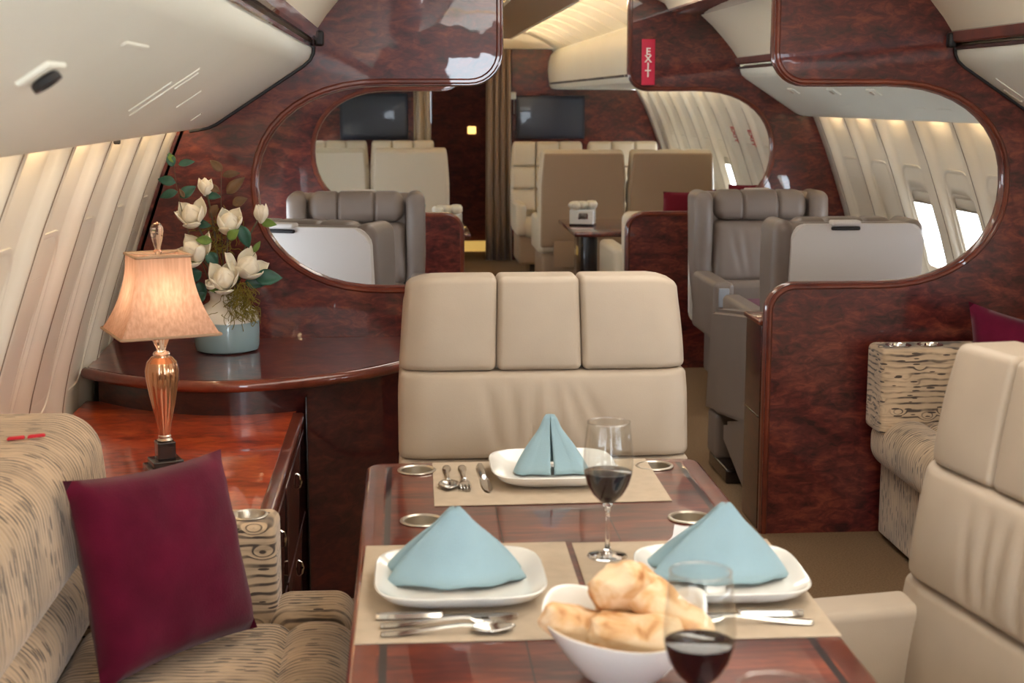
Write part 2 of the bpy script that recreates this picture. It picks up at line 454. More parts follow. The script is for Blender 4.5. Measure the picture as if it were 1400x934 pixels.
# ------------------------------------------------------------------ fuselage section
WALLX = [(0, 1.69), (.15, 1.735), (.35, 1.768), (.5, 1.775), (.66, 1.762), (.76, 1.742), (.906, 1.70), (1.076, 1.643), (1.246, 1.583), (1.42, 1.512), (1.56, 1.44), (1.75, 1.32), (2.0, 1.1), (2.2, .8)]
def wx(z): 
    # smooth interpolation of the side wall
    a = interp(WALLX, z - .03); b = interp(WALLX, z); c = interp(WALLX, z + .03)
    return (a + 2 * b + c) / 4
Y0, YB1, YB2, YE = -2.6, 5.0, 8.27, 14.1
TB = .055
CEIL = [(1.068, 1.742), (1.035, 1.79), (.985, 1.85), (.925, 1.915), (.86, 1.973), (.85, 1.985)]
CEIL2 = [(.675, 2.005), (.655, 2.035), (.56, 2.085), (.45, 2.115), (.30, 2.135), (0, 2.145)]

# floor
bm = BM(); span(bm, (-1.72, 1.72), (Y0, 16.2), (-.06, 0), .005); struct(obj('floor', bm, 'carpet'))

# ceiling, centre part and coves of the two front rooms
prof = CEIL + CEIL2
full = [(-x, z) for x, z in prof] + [(x, z) for x, z in reversed(prof[:-1])]
bm = BM(); poly = full + [(1.45, 1.70), (1.45, 2.25), (-1.45, 2.25), (-1.45, 1.70)]
prism(bm, poly, Y0, YB2); struct(obj('ceiling', bm, 'cream_cove', angle=35))

# side walls: bays between ribs, with window openings
def wall(name, sgn, y0, y1, bays, zt=1.75, zb=0.0):
    """bays: list of (centre, half width of bay, open?)"""
    ys = set()
    y = y0
    ys.add(y0); ys.add(y1)
    for c, hb, op in bays:
        for d in (-hb - .035, -hb - .02, -hb, -hb + .02, -.130, .130, 0, -.06, .06, hb - .02, hb, hb + .02, hb + .035):
            if y0 < c + d < y1: ys.add(round(c + d, 4))
    ys = sorted(ys)
    zs = [0, .12, .25, .4, .5, .6, .66, .715, .78, .84, .9, .96, 1.02, 1.085, 1.14, 1.19, 1.24, 1.3, 1.35, 1.39, 1.42, 1.46, 1.52, 1.58, 1.65, zt]
    def dep(y, z):
        d = 0
        for c, hb, op in bays:
            d = max(d, 1 - sstep(hb - .02, hb + .02, abs(y - c)))
        return .03 * d * sstep(.45, .62, z)
    bm = BM(); V = {}
    for i, y in enumerate(ys):
        for j, z in enumerate(zs):
            V[i, j] = bm.verts.new((sgn * (wx(z) + dep(y, z)), y, z))
    for i in range(len(ys) - 1):
        for j in range(len(zs) - 1):
            ym = (ys[i] + ys[i + 1]) / 2; zm = (zs[j] + zs[j + 1]) / 2
            if any(op and abs(ym - c) < .130 and .715 < zm < 1.085 for c, hb, op in bays): continue
            bm.faces.new((V[i, j], V[i + 1, j], V[i + 1, j + 1], V[i, j + 1]))
    o = obj(name, bm, 'cream_wall', angle=60)
    solidify(o, .01, 0)
    struct(o)
    # joint lines between panels
    for c, hb, op in bays:
        yj = c + hb + .042
        if not (y0 + .03 < yj < y1 - .03): continue
        b = BM(); tube(b, [(sgn * (wx(z) - .004), yj, z) for z in zs if z < 1.5], .0035, 6)
        j = obj('panel_joint', b, 'groove', o)
    return o

WIN = [0]
def rrect(hy, z0, z1, r, k=5):
    """rounded rectangle loop of (dy, z)"""
    out = []
    for cx, cz, a0 in ((hy - r, z1 - r, 0), (-hy + r, z1 - r, 90), (-hy + r, z0 + r, 180), (hy - r, z0 + r, 270)):
        for i in range(k + 1):
            a = R(a0 + 90 * i / k); out.append((cx + r * math.cos(a), cz + r * math.sin(a)))
    return out

def window(sgn, yc, op, hw=.140, oh=.172):
    WIN[0] += 1
    base = .03
    def mp(loop, off):
        return [(sgn * (wx(z) + base + off), yc + dy, z) for dy, z in loop]
    loops = [mp(rrect(oh, .655, 1.215, .085), .002), mp(rrect(oh - .006, .661, 1.209, .08), -.009), mp(rrect(oh - .018, .673, 1.197, .07), -.009), mp(rrect(oh - .026, .68, 1.19, .065), .002),
             mp(rrect(hw + .012, .708, 1.105, .05), .004), mp(rrect(hw + .004, .712, 1.098, .045), -.006), mp(rrect(hw - .004, .716, 1.09, .042), -.004), mp(rrect(hw - .008, .72, 1.085, .04), .013)]
    bm = BM(); V = [[bm.verts.new(p) for p in L] for L in loops]; n = len(V[0])
    for A, B in zip(V, V[1:]):
        for i in range(n): bm.faces.new((A[i], A[(i + 1) % n], B[(i + 1) % n], B[i]))
    w = obj('window_%d' % WIN[0], bm, 'cream_wall', angle=50); struct(w)
    inner = rrect(hw - .008, .72, 1.085, .04)
    bm = BM(); bm.faces.new([bm.verts.new((sgn * (wx(z) + base + (.011 if op else .010)), yc + dy, z)) for dy, z in inner])
    if op:
        obj('pane', bm, 'window_glass', w, smooth=False)
        bm = BM(); g = [[(sgn * (wx(z) + base + .006), yc + hy, z) for hy in (-hw + .008, 0, hw - .008)] for z in (1.03, 1.05, 1.083)]
        sheet(bm, g); s = obj('window_shade', bm, 'shade_panel', w); solidify(s, .004)
        bm = BM(); tube(bm, [(sgn * (wx(1.03) + base + .002), yc + hy, 1.03) for hy in (-hw + .012, hw - .012)], .006, 6); obj('shade_handle', bm, 'brushed', w)
    else:
        s = obj('window_shade', bm, 'shade_panel', w, smooth=False)
        bm = BM(); tube(bm, mp(rrect(hw - .012, .724, 1.081, .038), .009), .0028, 5, closed=True); obj('shade_gap', bm, 'groove', w)
        bm = BM(); tube(bm, [(sgn * (wx(1.07) + base + .004), yc + hy, 1.068) for hy in (-.04, .04)], .006, 6); obj('shade_handle', bm, 'groove', w)
    # warm lamp hidden behind the lower lip of the overhead panel
    rear = yc > YB2
    bm = BM(); span(bm, (sgn * (1.372 if rear else 1.470), sgn * (1.390 if rear else 1.488)), (yc - .10, yc + .10), (1.622, 1.634) if rear else (1.446, 1.458), .003); l = obj('wash_light', bm, 'lamp_warm'); struct(l, 'warm wash light above the window', 'light')
    return w

LB = [(y, .165, False) for y in (1.83, 2.26, 2.69, 3.12, 3.55, 3.98, 4.41, 4.84)]
LB0 = [(y, .165, True) for y in (-1.6, -1.1, -.6, -.1, .4, .9, 1.4)]
RBAY = [(y, .19, y < 3.4) for y in (-1.7, -1.2, -.7, -.2, .3, .8, 1.3, 1.8, 2.3, 2.8, 3.3, 3.8, 4.3, 4.75)]
R2 = [(5.42, .19, True), (5.9, .19, True), (6.39, .19, True), (6.95, .19, True), (7.45, .19, False), (7.93, .19, False)]
L2 = [(y, .19, True) for y in (5.42, 5.9, 6.39, 6.95, 7.45, 7.93)]
R3 = [(8.75 + .5 * i, .185, i in (0, 1, 5, 8, 9, 10)) for i in range(11)]
L3 = [(8.75 + .5 * i, .185, i % 2 == 0) for i in range(11)]
wl = wall('wall_left', -1, Y0, YB1, LB0 + LB)
wr = wall('wall_right', 1, Y0, YB1, RBAY)
wall('wall_left_middle', -1, YB1, YB2, L2)
wall('wall_right_middle', 1, YB1, YB2, R2)
wall('wall_left_rear', -1, YB2, YE, L3, zt=1.75)
wall('wall_right_rear', 1, YB2, YE, R3, zt=1.75)
for y, hb, op in LB: window(-1, y, op, hw=.108, oh=.150)
for y, hb, op in R2: window(1, y, op)
for y, hb, op in R3: window(1, y, op)
for y, hb, op in RBAY:
    if op and y > 0: window(1, y, op)
for y, hb, op in LB0:
    if op and y > 0: window(-1, y, op)
for y, hb, op in L2[2:]: window(-1, y, op)

# emergency-exit decals on the rear side wall
def text(name, body, size, mat, parent, loc, rot, ext=.001, bold=0.0):
    c = bpy.data.curves.new(name, 'FONT'); c.body = body; c.size = size; c.align_x = 'CENTER'; c.align_y = 'CENTER'; c.extrude = ext; c.offset = bold
    o = bpy.data.objects.new(name, c); col.objects.link(o); bpy.context.view_layer.update()
    me = bpy.data.meshes.new_from_object(o.evaluated_get(bpy.context.evaluated_depsgraph_get()))
    bpy.data.objects.remove(o)
    t = bpy.data.objects.new(name, me); col.objects.link(t); me.materials.clear(); me.materials.append(M[mat])
    t.location = loc; t.rotation_euler = rot; t.parent = parent
    return t

# partition (bulkhead) outlines: right half, mirrored for the left
def superell(n=22, ex=2.2, cx=.85, cz=1.228, ax=.425, az=.337):
    out = []
    for i in range(n + 1):
        a = -math.pi / 2 + math.pi * i / n
        c, s = math.cos(a), math.sin(a)
        out.append((cx + ax * max(0, c) ** (2 / ex), cz + az * math.copysign(abs(s) ** (2 / ex), s)))
    return out
def arc(cx, cz, r, a0, a1, k=7):
    return [(cx + r * math.cos(R(lerp(a0, a1, i / k))), cz + r * math.sin(R(lerp(a0, a1, i / k)))) for i in range(k + 1)]
EDGE = [(.457, 0.0)] + arc(.557, .791, .10, 180, 90) + superell() + arc(.567, 1.675, .11, 270, 180) + [(.457, 2.112)]
def bulkhead(nm, sgn, y):
    top = [(.56, 2.085), (.655, 2.035), (.675, 2.005), (.85, 1.985), (.86, 1.973), (.925, 1.915), (.985, 1.85), (1.035, 1.79), (1.068, 1.742), (1.083, 1.70), (1.098, 1.65), (1.416, 1.436), (1.50, 1.425)]
    side = [(wx(z) + .02, z) for z in (1.42, 1.3, 1.15, 1.0, .85, .7, .5, .3, .15, 0)]
    poly = [(sgn * x, z) for x, z in EDGE + top + side]
    bm = BM(); prism(bm, poly, y, y + TB)
    o = obj(nm, bm, 'wood_burl', smooth=False); struct(o)
    pp = []
    for i, (x, z) in enumerate(EDGE):
        a = Vector(EDGE[max(0, i - 1)]); b = Vector(EDGE[min(len(EDGE) - 1, i + 1)]); t = (b - a).normalized()
        pp.append((sgn * (x + t.y * .012), y + TB / 2, z - t.x * .012))
    bm = BM(); tube(bm, pp, .017, 14, caps=True)
    for v in bm.verts: v.co.y = y + TB / 2 + (v.co.y - y - TB / 2) * 1.95
    obj('edge_molding', bm, 'wood_solid', o)
    return o
b1l = bulkhead('wall_front_left', -1, YB1); b1r = bulkhead('wall_front_right', 1, YB1)
b2l = bulkhead('wall_back_left', -1, YB2); b2r = bulkhead('wall_back_right', 1, YB2)

# wood rails over the lip of the overhead panels
TR = [0]
def trim(poly, y0, y1, mat='wood_solid', angle=30):
    TR[0] += 1
    bm = BM(); prism(bm, poly, y0, y1); return struct(obj('trim_%d' % TR[0], bm, mat, angle=angle))
for y0, y1 in ((Y0, YB1), (YB1 + TB, YB2)):
    for s in (-1, 1):
        trim([(s * 1.066, 1.706), (s * 1.058, 1.712), (s * 1.055, 1.742), (s * 1.066, 1.748), (s * 1.10, 1.748), (s * 1.10, 1.706)], y0, y1)
        trim([(s * 1.080, 1.683), (s * 1.076, 1.686), (s * 1.076, 1.694), (s * 1.082, 1.697), (s * 1.10, 1.697), (s * 1.10, 1.683)], y0, y1, 'wood_dark')
        trim([(s * .675, 2.008), (s * .675, 1.995), (s * .70, 1.986), (s * .83, 1.968), (s * .853, 1.975), (s * .853, 1.99)], y0, y1)
# skirting of the front room
for s in (-1, 1):
    trim([(s * (wx(0) - .02), 0), (s * (wx(.09) - .018), .09), (s * wx(.09), .09), (s * wx(0), 0)], Y0, YB1, 'wood_dark')

# overhead panels
def overhead(s, y0, y1, label, rear=False):
    if rear:
        poly = [(1.362, 1.602), (1.34, 1.602), (.66, 1.606), (.61, 1.615), (.592, 1.64), (.582, 1.70), (.575, 1.78), (.582, 1.86), (.60, 1.92), (.63, 1.96), (.70, 2.0), (1.10, 2.0), (1.30, 1.75)]
    else:
        poly = [(1.452, 1.424), (1.43, 1.429), (1.405, 1.440), (1.115, 1.630), (1.095, 1.648), (1.086, 1.668), (1.084, 1.69), (1.10, 1.704), (1.30, 1.704), (1.42, 1.58), (1.448, 1.45)]
    t = thing('overhead_bin', label, 'overhead bin', (0, (y0 + y1) / 2, 0))
    bm = BM(); prism(bm, [(s * x, z) for x, z in poly], y0 - (y0 + y1) / 2, y1 - (y0 + y1) / 2)
    obj('bin_body', bm, 'cream_panel', t, angle=28)
    return t
binL = overhead(-1, Y0, YB1 - .002, 'long cream overhead panel sloping over the left windows of the dining cabin')
binR = overhead(1, Y0, YB1 - .002, 'cream overhead panel in the upper right corner with a small latch')
binL2 = overhead(-1, YB1 + TB, YB2, 'cream overhead panel left of the aisle between the two wooden partitions')
binR2 = overhead(1, YB1 + TB, YB2, 'cream overhead panel seen through the right oval above the windows')
binR3 = overhead(1, YB2 + TB, YE, 'cream rounded overhead bin in the rear cabin right of the doorway', True)
binL3 = overhead(-1, YB2 + TB, YE, 'cream rounded overhead bin in the rear cabin left of the doorway', True)

def on_slope(s, u, y, t, off=0.0):
    """a frame on the sloping underside: u 0 at the wall, 1 at the lip"""
    a = Vector((1.405, 0, 1.440)); b = Vector((1.115, 0, 1.630))
    p = a.lerp(b, u); d = (b - a).normalized(); nrm = Vector((d.z, 0, -d.x)) * (-1)
    if nrm.z > 0: nrm = -nrm
    p = p + nrm * off
    return Vector((s * p.x, y - t.location.y, p.z)), Vector((s * d.x, 0, d.z)), Vector((s * nrm.x, 0, nrm.z))
def slope_box(name, t, s, u, y, lu, ly, h, mat, r=.003, yaw=0, parent=None):
    p, d, n = on_slope(s, u, y, t)
    bm = BM(); rbox(bm, (0, 0, 0), (lu, ly, h), r)
    yv = Vector((0, 1, 0))
    rot = Matrix((d, yv, n)).transposed()
    if rot.determinant() < 0: rot = Matrix((d, -yv, n)).transposed()
    mtx = rot.to_4x4() @ Matrix.Rotation(yaw, 4, 'Z')
    bmesh.ops.transform(bm, matrix=mtx, verts=bm.verts); bmesh.ops.translate(bm, vec=p, verts=bm.verts)
    return obj(name, bm, mat, parent or t)
def ss_at(px, py):
    # where a view ray meets the left sloping panel
    best = None
    for i in range(201):
        u = i / 200; x = lerp(1.405, 1.115, u); z = lerp(1.440, 1.630, u)
        p = at(px, py, x=-x)
        e = abs(p.z - z)
        if best is None or e < best[0]: best = (e, u, p.y)
    return best[1], best[2]
# reading light, vents and latches on the left panel
u, y = ss_at(55, 100)
rl = slope_box('reading_light', binL, -1, u, y, .05, .10, .012, 'cream_panel', .005)
p, d, n = on_slope(-1, u, y, binL, .006)
bm = BM(); lathe(bm, [(0, 0), (.016, 0), (.02, .004), (.02, .012), (.013, .013), (.012, .006), (0, .004)], 16)
bmesh.ops.transform(bm, matrix=n.to_track_quat('Z', 'Y').to_matrix().to_4x4(), verts=bm.verts); bmesh.ops.translate(bm, vec=p, verts=bm.verts)
obj('light_nozzle', bm, 'black_rubber', rl)
for (px, py, lu, ly) in ((225, 125, .17, .010), (185, 62, .010, .18), (205, 132, .10, .012), (258, 135, .07, .008), (255, 110, .06, .006), (268, 160, .035, .020)):
    u, y = ss_at(px, py)
    slope_box('vent_slot', binL, -1, u, y, lu, ly, .005, 'cream_panel', .002)
# stays on the right panels
def sr_at(px, py):
    best = None
    for i in range(201):
        u = i / 200; x = lerp(1.405, 1.115, u); z = lerp(1.440, 1.630, u)
        p = at(px, py, x=x); e = abs(p.z - z)
        if best is None or e < best[0]: best = (e, u, p.y)
    return best[1], best[2]
u, y = sr_at(1384, 130)
lt = slope_box('latch', binR, 1, u, y, .07, .006, .010, 'brushed', .002)
slope_box('latch_hook', binR, 1, u - .10, y, .006, .03, .012, 'brushed', .002, parent=lt)
slope_box('vent_slot', binR, 1, u + .12, y - .06, .12, .006, .005, 'cream_panel', .002)
for (px, py) in ((1085, 124), (1140, 125), (1195, 126)):
    u, y = sr_at(px, py)
    k = slope_box('reading_light', binR2, 1, u, y, .05, .11, .012, 'cream_panel', .005)
    slope_box('light_nozzle', binR2, 1, u, y + .02, .03, .03, .022, 'brushed', .008, parent=k)
for (px, py) in ((1158, 145), (1255, 148), (1290, 150)):
    u, y = sr_at(px, py)
    slope_box('vent_slot', binR2, 1, u, y, .01, .16, .004, 'cream_panel', .0015)
# dark gasket where the panels meet the partition
for t, s in ((binL, -1), (binR, 1)):
    bm = BM(); tube(bm, [(s * x, YB1 - .006 - t.location.y, z) for x, z in ((1.49, 1.414), (1.43, 1.425), (1.403, 1.436), (1.112, 1.626), (1.09, 1.646), (1.079, 1.668), (1.077, 1.69))], .0055, 6); obj('gasket', bm, 'black_rubber', t)
    bm = BM(); rbox(bm, (s * 1.058, YB1 - .02 - t.location.y, 1.715), (.03, .035, .05), .01); obj('corner_cap', bm, 'black_rubber', t)
# small dark hook under the left panel
p = at(160, 194, x=-1.47)
bm = BM(); rbox(bm, (-1.47, p.y - binL.location.y, p.z + .006), (.016, .014, .024), .004); obj('coat_hook', bm, 'black_rubber', binL)
# dark slot along the rear bins
for t, s in ((binR3, 1), (binL3, -1)):
    for i in range(6):
        bm = BM(); span(bm, (s * .584, s * .594), (-2.85 + i * .95, -2.85 + i * .95 + .9), (1.652, 1.668), .002); obj('finger_slot', bm, 'black_rubber', t)

# rear cabin ceiling: lowered centre panel hiding the lamps, coves either side
bm = BM()
prism(bm, [(-.66, 1.97), (-.60, 2.0), (-.5, 2.06), (-.38, 2.11), (-.2, 2.14), (.2, 2.14), (.38, 2.11), (.5, 2.06), (.60, 2.0), (.66, 1.97), (.72, 2.0), (.72, 2.25), (-.72, 2.25), (-.72, 2.0)], YB2 + TB, 16.2)
struct(obj('ceiling_rear', bm, 'cream_cove', angle=35))
bm = BM(); span(bm, (-.19, .19), (YB2 + TB, YE - .35), (2.058, 2.082), .008); struct(obj('ceiling_panel', bm, 'leather_tan'))
for s in (-1, 1): trim([(s * .19, 2.052), (s * .21, 2.056), (s * .21, 2.085), (s * .19, 2.085)], YB2 + TB, YE - .35, 'cream_cove')
for i in range(9):
    y = 8.65 + i * .6
    for s in (-1, 1):
        bm = BM(); span(bm, (s * .12, s * .16), (y - .13, y + .13), (2.096, 2.104), .002); struct(obj('cove_light', bm, 'lamp_cove'), 'warm lamp hidden above the rear ceiling panel', 'light')
        if i:
            yy = y - .3
            pts = [(s * x, yy, z) for x, z in ((.64, 1.985), (.58, 2.02), (.5, 2.058), (.38, 2.108), (.25, 2.132))]
            bm = BM(); tube(bm, pts, .022, 8, flat=(.7, 1)); struct(obj('ceiling_rib', bm, 'cream_cove'), 'cream rib across the rear ceiling cove', 'ceiling rib')

# fill light panels added out of view over the two front rooms
def fill_panel(x, y, L, w=.96, z=2.10):
    t = thing('fill_light', 'unseen warm white fill panel added over the aisle for ambient light', 'ceiling light', (x, y, z), group='added fill panels over the aisle')
    bm = BM(); span(bm, (-w / 2, w / 2), (-L / 2, L / 2), (-.022, -.012), .004); obj('diffuser', bm, 'fill_white', t)
    for s in (-1, 1):
        bm = BM(); span(bm, (s * w / 2, s * (w / 2 + .025)), (-L / 2 - .02, L / 2 + .02), (-.03, .0), .004); obj('frame', bm, 'cream_panel', t)
for y, L in ((-1.2, 1.6), (1.1, 1.8), (3.4, 1.9)): fill_panel(0, y, L)
for x in (-.50, .50): fill_panel(x, 6.65, 2.4, .26, 2.085)

# end wall behind the camera with an unseen opening added for daylight, and the rear wall with doorway
def slab(name, poly, y0, y1, mat, smooth=False):
    bm = BM(); prism(bm, poly, y0, y1); return struct(obj(name, bm, mat, smooth=smooth))
outline = [(wx(z) + .02, z) for z in (0, .15, .3, .5, .7, .9, 1.1, 1.3, 1.5, 1.75)] + [(1.0, 2.0), (.6, 2.2)]
slab('wall_near', [(-x, z) for x, z in outline] + [(x, z) for x, z in reversed(outline)] + [(.42, 0), (.42, 1.88), (-.42, 1.88), (-.42, 0)], Y0 - .06, Y0, 'wood_burl')
rt = [(wx(z) + .02, z) for z in (0, .15, .3, .5, .7, .9, 1.1, 1.3, 1.5, 1.60)] + [(1.40, 1.602), (.6, 1.608), (.57, 1.76), (.585, 1.87), (.616, 1.975)]
slab('wall_rear_right', [(.24, 0)] + rt + [(.24, 1.98)], YE, YE + .08, 'wood_burl')
lt_ = [(-x, z) for x, z in rt]
slab('wall_rear_left', [(-.52, 0)] + lt_ + [(-.52, 1.98)], YE, YE + .08, 'wood_burl')
bm = BM(); span(bm, (-.66, .66), (YE - .02, YE + .10), (1.98, 2.16), .01); struct(obj('beam', bm, 'cream_cove'), 'cream header above the rear doorway', 'beam')
slab('wall_end', [(-1.4, 0), (1.4, 0), (1.4, 2.2), (-1.4, 2.2)], 15.0, 15.06, 'wood_matte')
for s_, nm in ((-1, 'wall_end_left'), (1, 'wall_end_right')):
    bm = BM(); span(bm, (s_ * .74, s_ * .80), (YE + .08, 15.06), (0, 2.2), .002); struct(obj(nm, bm, 'wood_burl', smooth=False))
bm = BM(); span(bm, (-.55, .1), (14.90, 14.995), (0.0, .10), .01); struct(obj('aisle_light_end', bm, 'aisle_light_yellow'))  # floor-level aisle light strip, glowing yellow
bm = BM(); rbox(bm, (*at(645, 178, y=14.985).xy, at(645, 178, y=14.985).z), (.085, .02, .075), .012); tag(obj('wall_plaque', bm, 'plaque_yellow'), 'small glowing yellow plaque on the dark wood beyond the curtain', 'plaque')

# ------------------------------------------------------------------ dining chairs (cream leather)
def dining_chair(label, loc, rz):
    t = thing('dining_chair', label, 'chair', loc, rz, 'cream leather dining chairs')
    def lean(p, z0=.42, k=.16):
        return (p.x, p.y + (p.z) * k, p.z)
    REC = .15
    def fnz(zc):
        def f(p):
            z = p.z + zc
            # back narrows a little and rounds off towards the top
            w = 1 - .05 * sstep(.80, 1.12, z)
            return (p.x * w, p.y + (z - .9) * REC, p.z)
        return f
    # shell behind the cushions
    bm = BM(); zc = .74; rbox(bm, (0, .335, zc), (.71, .13, .68), .06, k=5, n=(6, 1, 8), fn=fnz(zc)); obj('back_shell', bm, 'leather_cream', t)
    # three head cushions
    for i, (x0, x1) in enumerate(((-.350, -.1175), (-.1165, .0915), (.0925, .350))):
        zc = .981; cx = (x0 + x1) / 2
        def f(p, cx=cx, zc=zc, x0=x0, x1=x1, i=i):
            z = p.z + zc; gx = p.x + cx
            w = 1 - .045 * sstep(.87, 1.12, z)
            edge = (max(0, (abs(gx) - .27) / .08)) ** 2
            return (gx * w - cx, p.y + (z - .9) * REC + edge * .03, p.z - edge * .022 * sstep(.98, 1.1, z))
        bm = BM(); rbox(bm, (cx, .27, zc), (x1 - x0, .115, .226), .016, k=5, n=(8, 1, 8), puff=(0, .010, 0), fn=f); obj('headrest_cushion', bm, 'leather_cream', t)
    # middle cushion with soft creases
    def fm(p):
        z = p.z + .762
        w = 1 - .01 * sstep(.8, .87, z)
        d = 0
        if p.y < 0:
            e = max(0, 1 - (p.x / .22) ** 2)
            v = sstep(.66, .70, z) * (1 - sstep(.80, .86, z))
            for k, (cx, sl) in enumerate(((-.13, -.2), (-.075, -.1), (-.03, .05), (.03, -.1), (.08, -.35), (.125, -.5))):
                q = (p.x - cx - sl * (z - .76)) / .013
                d += .0085 * math.exp(-q * q) * e * v
        edge = (max(0, (abs(p.x) - .28) / .07)) ** 2
        return (p.x * w, p.y + (z - .9) * REC + d + edge * .022, p.z)
    bm = BM(); rbox(bm, (0, .268, .762), (.712, .115, .210), .016, k=4, n=(64, 1, 14), puff=(0, .018, 0), fn=fm); obj('back_cushion', bm, 'leather_cream', t)
    zc = .545
    def fl(p):
        z = p.z + zc
        edge = (max(0, (abs(p.x) - .28) / .07)) ** 2
        return (p.x, p.y + (z - .9) * REC + edge * .02, p.z)
    bm = BM(); rbox(bm, (0, .268, zc), (.712, .115, .220), .016, k=4, n=(8, 1, 6), puff=(0, .012, 0), fn=fl); obj('lumbar_cushion', bm, 'leather_cream', t)
    bm = BM(); rbox(bm, (0, -.05, .415), (.50, .50, .13), .045, k=4, n=6, puff=(0, 0, .02)); obj('seat_cushion', bm, 'leather_cream', t)
    for s in (-1, 1):
        bm = BM(); rbox(bm, (s * .303, -.06, .40), (.105, .50, .44), .018, k=4, n=(1, 4, 4)); a = obj('armrest', bm, 'leather_cream', t)
    bm = BM(); span(bm, (-.30, .30), (-.27, .30), (.17, .355), .03); obj('seat_frame', bm, 'leather_cream', t)
    bm = BM(); span(bm, (-.20, .20), (-.2, .25), (0, .18), .02); obj('base', bm, 'black_lacquer', t)
    return t
chair_mid = dining_chair('cream leather dining chair at the far end of the table, facing the camera', (-.453, 3.325, 0), 0)
chair_right = dup(chair_mid, (.005, 2.215, 0), R(-80), 'cream leather dining chair on the right, partly cut off, facing left')

# ------------------------------------------------------------------ dining table
TX, TY0, TY1, TZ = -.5145, 1.22, 3.15, .74
table = thing('dining_table', 'glossy burl wood dining table set with plates and glasses', 'table', (TX, (TY0 + TY1) / 2, 0))
bm = BM(); span(bm, (-.325, .325), (-.93, .93), (.705, .74), .002); top = obj('tabletop', bm, 'wood_table', table, angle=30)
bm = BM()
hw, hl, rc = .3615, (TY1 - TY0) / 2, .04
path = []
for cx, cy, a0 in ((hw - rc, hl - rc, 0), (-hw + rc, hl - rc, 90), (-hw + rc, -hl + rc, 180), (hw - rc, -hl + rc, 270)):
    for i in range(7): a = R(a0 + 15 * i); path.append((cx + rc * math.cos(a), cy + rc * math.sin(a)))
secs = [(-.040, .7402), (-.010, .7402), (-.004, .7385), (0, .733), (.001, .722), (-.003, .71), (-.012, .702), (-.040, .702)]
rings = []
for (x, y) in path:
    cx = max(-hw + rc, min(hw - rc, x)); cy = max(-hl + rc, min(hl - rc, y)); nv = Vector((x - cx, y - cy)).normalized()
    rings.append([bm.verts.new((x + nv.x * o, y + nv.y * o, z)) for o, z in secs])
for i in range(len(rings)):
    A, B = rings[i], rings[(i + 1) % len(rings)]
    for k in range(len(secs)): bm.faces.new((A[k], A[(k + 1) % len(secs)], B[(k + 1) % len(secs)], B[k]))
obj('edge_molding', bm, 'wood_solid', table, angle=50)
bpy.context.view_layer.update()
holes = [at(570, 644, z=.74), at(577, 713, z=.74), at(943, 709, z=.74)]
holes.append(Vector((holes[2].x, holes[0].y, .74)))
cb = BM()
for h in holes: lathe(cb, [(0, .60), (.036, .60), (.036, .80), (0, .80)], 32, (h.x - TX, h.y - table.location.y, 0))
cut(top, cb)
top.data.shade_smooth(); top.data.set_sharp_from_angle(angle=R(30))
for h in holes:
    bm = BM(); lathe(bm, [(0, .672), (.030, .672), (.034, .678), (.0348, .738), (.0405, .7405), (.0415, .742), (.0405, .7438), (.036, .7445), (.0335, .742), (.0328, .68), (.029, .6745), (0, .6745)], 36, (h.x - TX, h.y - table.location.y, 0))
    obj('cup_holder', bm, 'brushed', table)
bm = BM(); span(bm, (-.10, .10), (-.35, .35), (.02, .705), .03); obj('pedestal', bm, 'wood_dark', table)
bm = BM(); span(bm, (-.20, .20), (-.50, .50), (0, .03), .01); obj('foot', bm, 'black_lacquer', table)

# ------------------------------------------------------------------ table setting
def mat_at(px, name_label):
    c = [at(x, y, z=.741) for x, y in px]
    return c
def placemat(x0, x1, y0, y1, label, skew=(0, 0)):
    cx, cy = (x0 + x1) / 2, (y0 + y1) / 2
    bm = BM(); rbox(bm, (0, 0, .0012), (x1 - x0, y1 - y0, .0022), .001, k=1, n=(24, 24, 1), fn=lambda p: (p.x + skew[0] * p.y, p.y + skew[1] * p.x, p.z))
    o = obj('placemat', bm, 'placemat', loc=(cx, cy, .7404)); tag(o, label, 'placemat', 'woven beige placemats'); return o
placemat(-.736, -.270, 2.79, 3.135, 'beige placemat at the far end of the table under the plate with the upright napkin', (.008, .012))
placemat(-.866, -.513, 2.058, 2.535, 'beige placemat at the left side of the table', (.012, -.004))
placemat(-.503, -.152, 2.040, 2.527, 'beige placemat at the right side of the table behind the bread bowl', (.015, -.004))

def plate(loc, rz, label, s=.26):
    bm = BM(); k = 12
    def sq(h, z, e=4.2):
        out = []
        for i in range(48):
            a = 2 * math.pi * i / 48; c, s_ = math.cos(a), math.sin(a)
            out.append((h * math.copysign(abs(c) ** (2 / e), c), h * math.copysign(abs(s_) ** (2 / e), s_), z))
        return out
    h = s / 2
    loops = [sq(h * .60, 0.0), sq(h * .66, 0), sq(h * .80, .006), sq(h * .93, .016), sq(h * .985, .025), sq(h, .0285), sq(h * .988, .0298), sq(h * .955, .0275), sq(h * .82, .0145), sq(h * .72, .0085), sq(h * .5, .0075)]
    V = [[bm.verts.new(p) for p in L] for L in loops]
    for A, B in zip(V, V[1:]):
        for i in range(48): bm.faces.new((A[i], A[(i + 1) % 48], B[(i + 1) % 48], B[i]))
    bm.faces.new(V[0][::-1]); bm.faces.new(V[-1])
    o = obj('plate', bm, 'ceramic', loc=loc, rot=(0, 0, rz), angle=60); tag(o, label, 'plate', 'square white plates'); return o
PZ = .7430
plate((-.707, 2.290, PZ), 0, 'square white plate on the left placemat under a folded blue napkin', .272)
plate((-.287, 2.278, PZ), R(-2), 'square white plate on the right placemat under a folded blue napkin', .268)
plate((-.487, 2.995, PZ), 0, 'square white plate at the far end of the table, nearest the chair', .262)

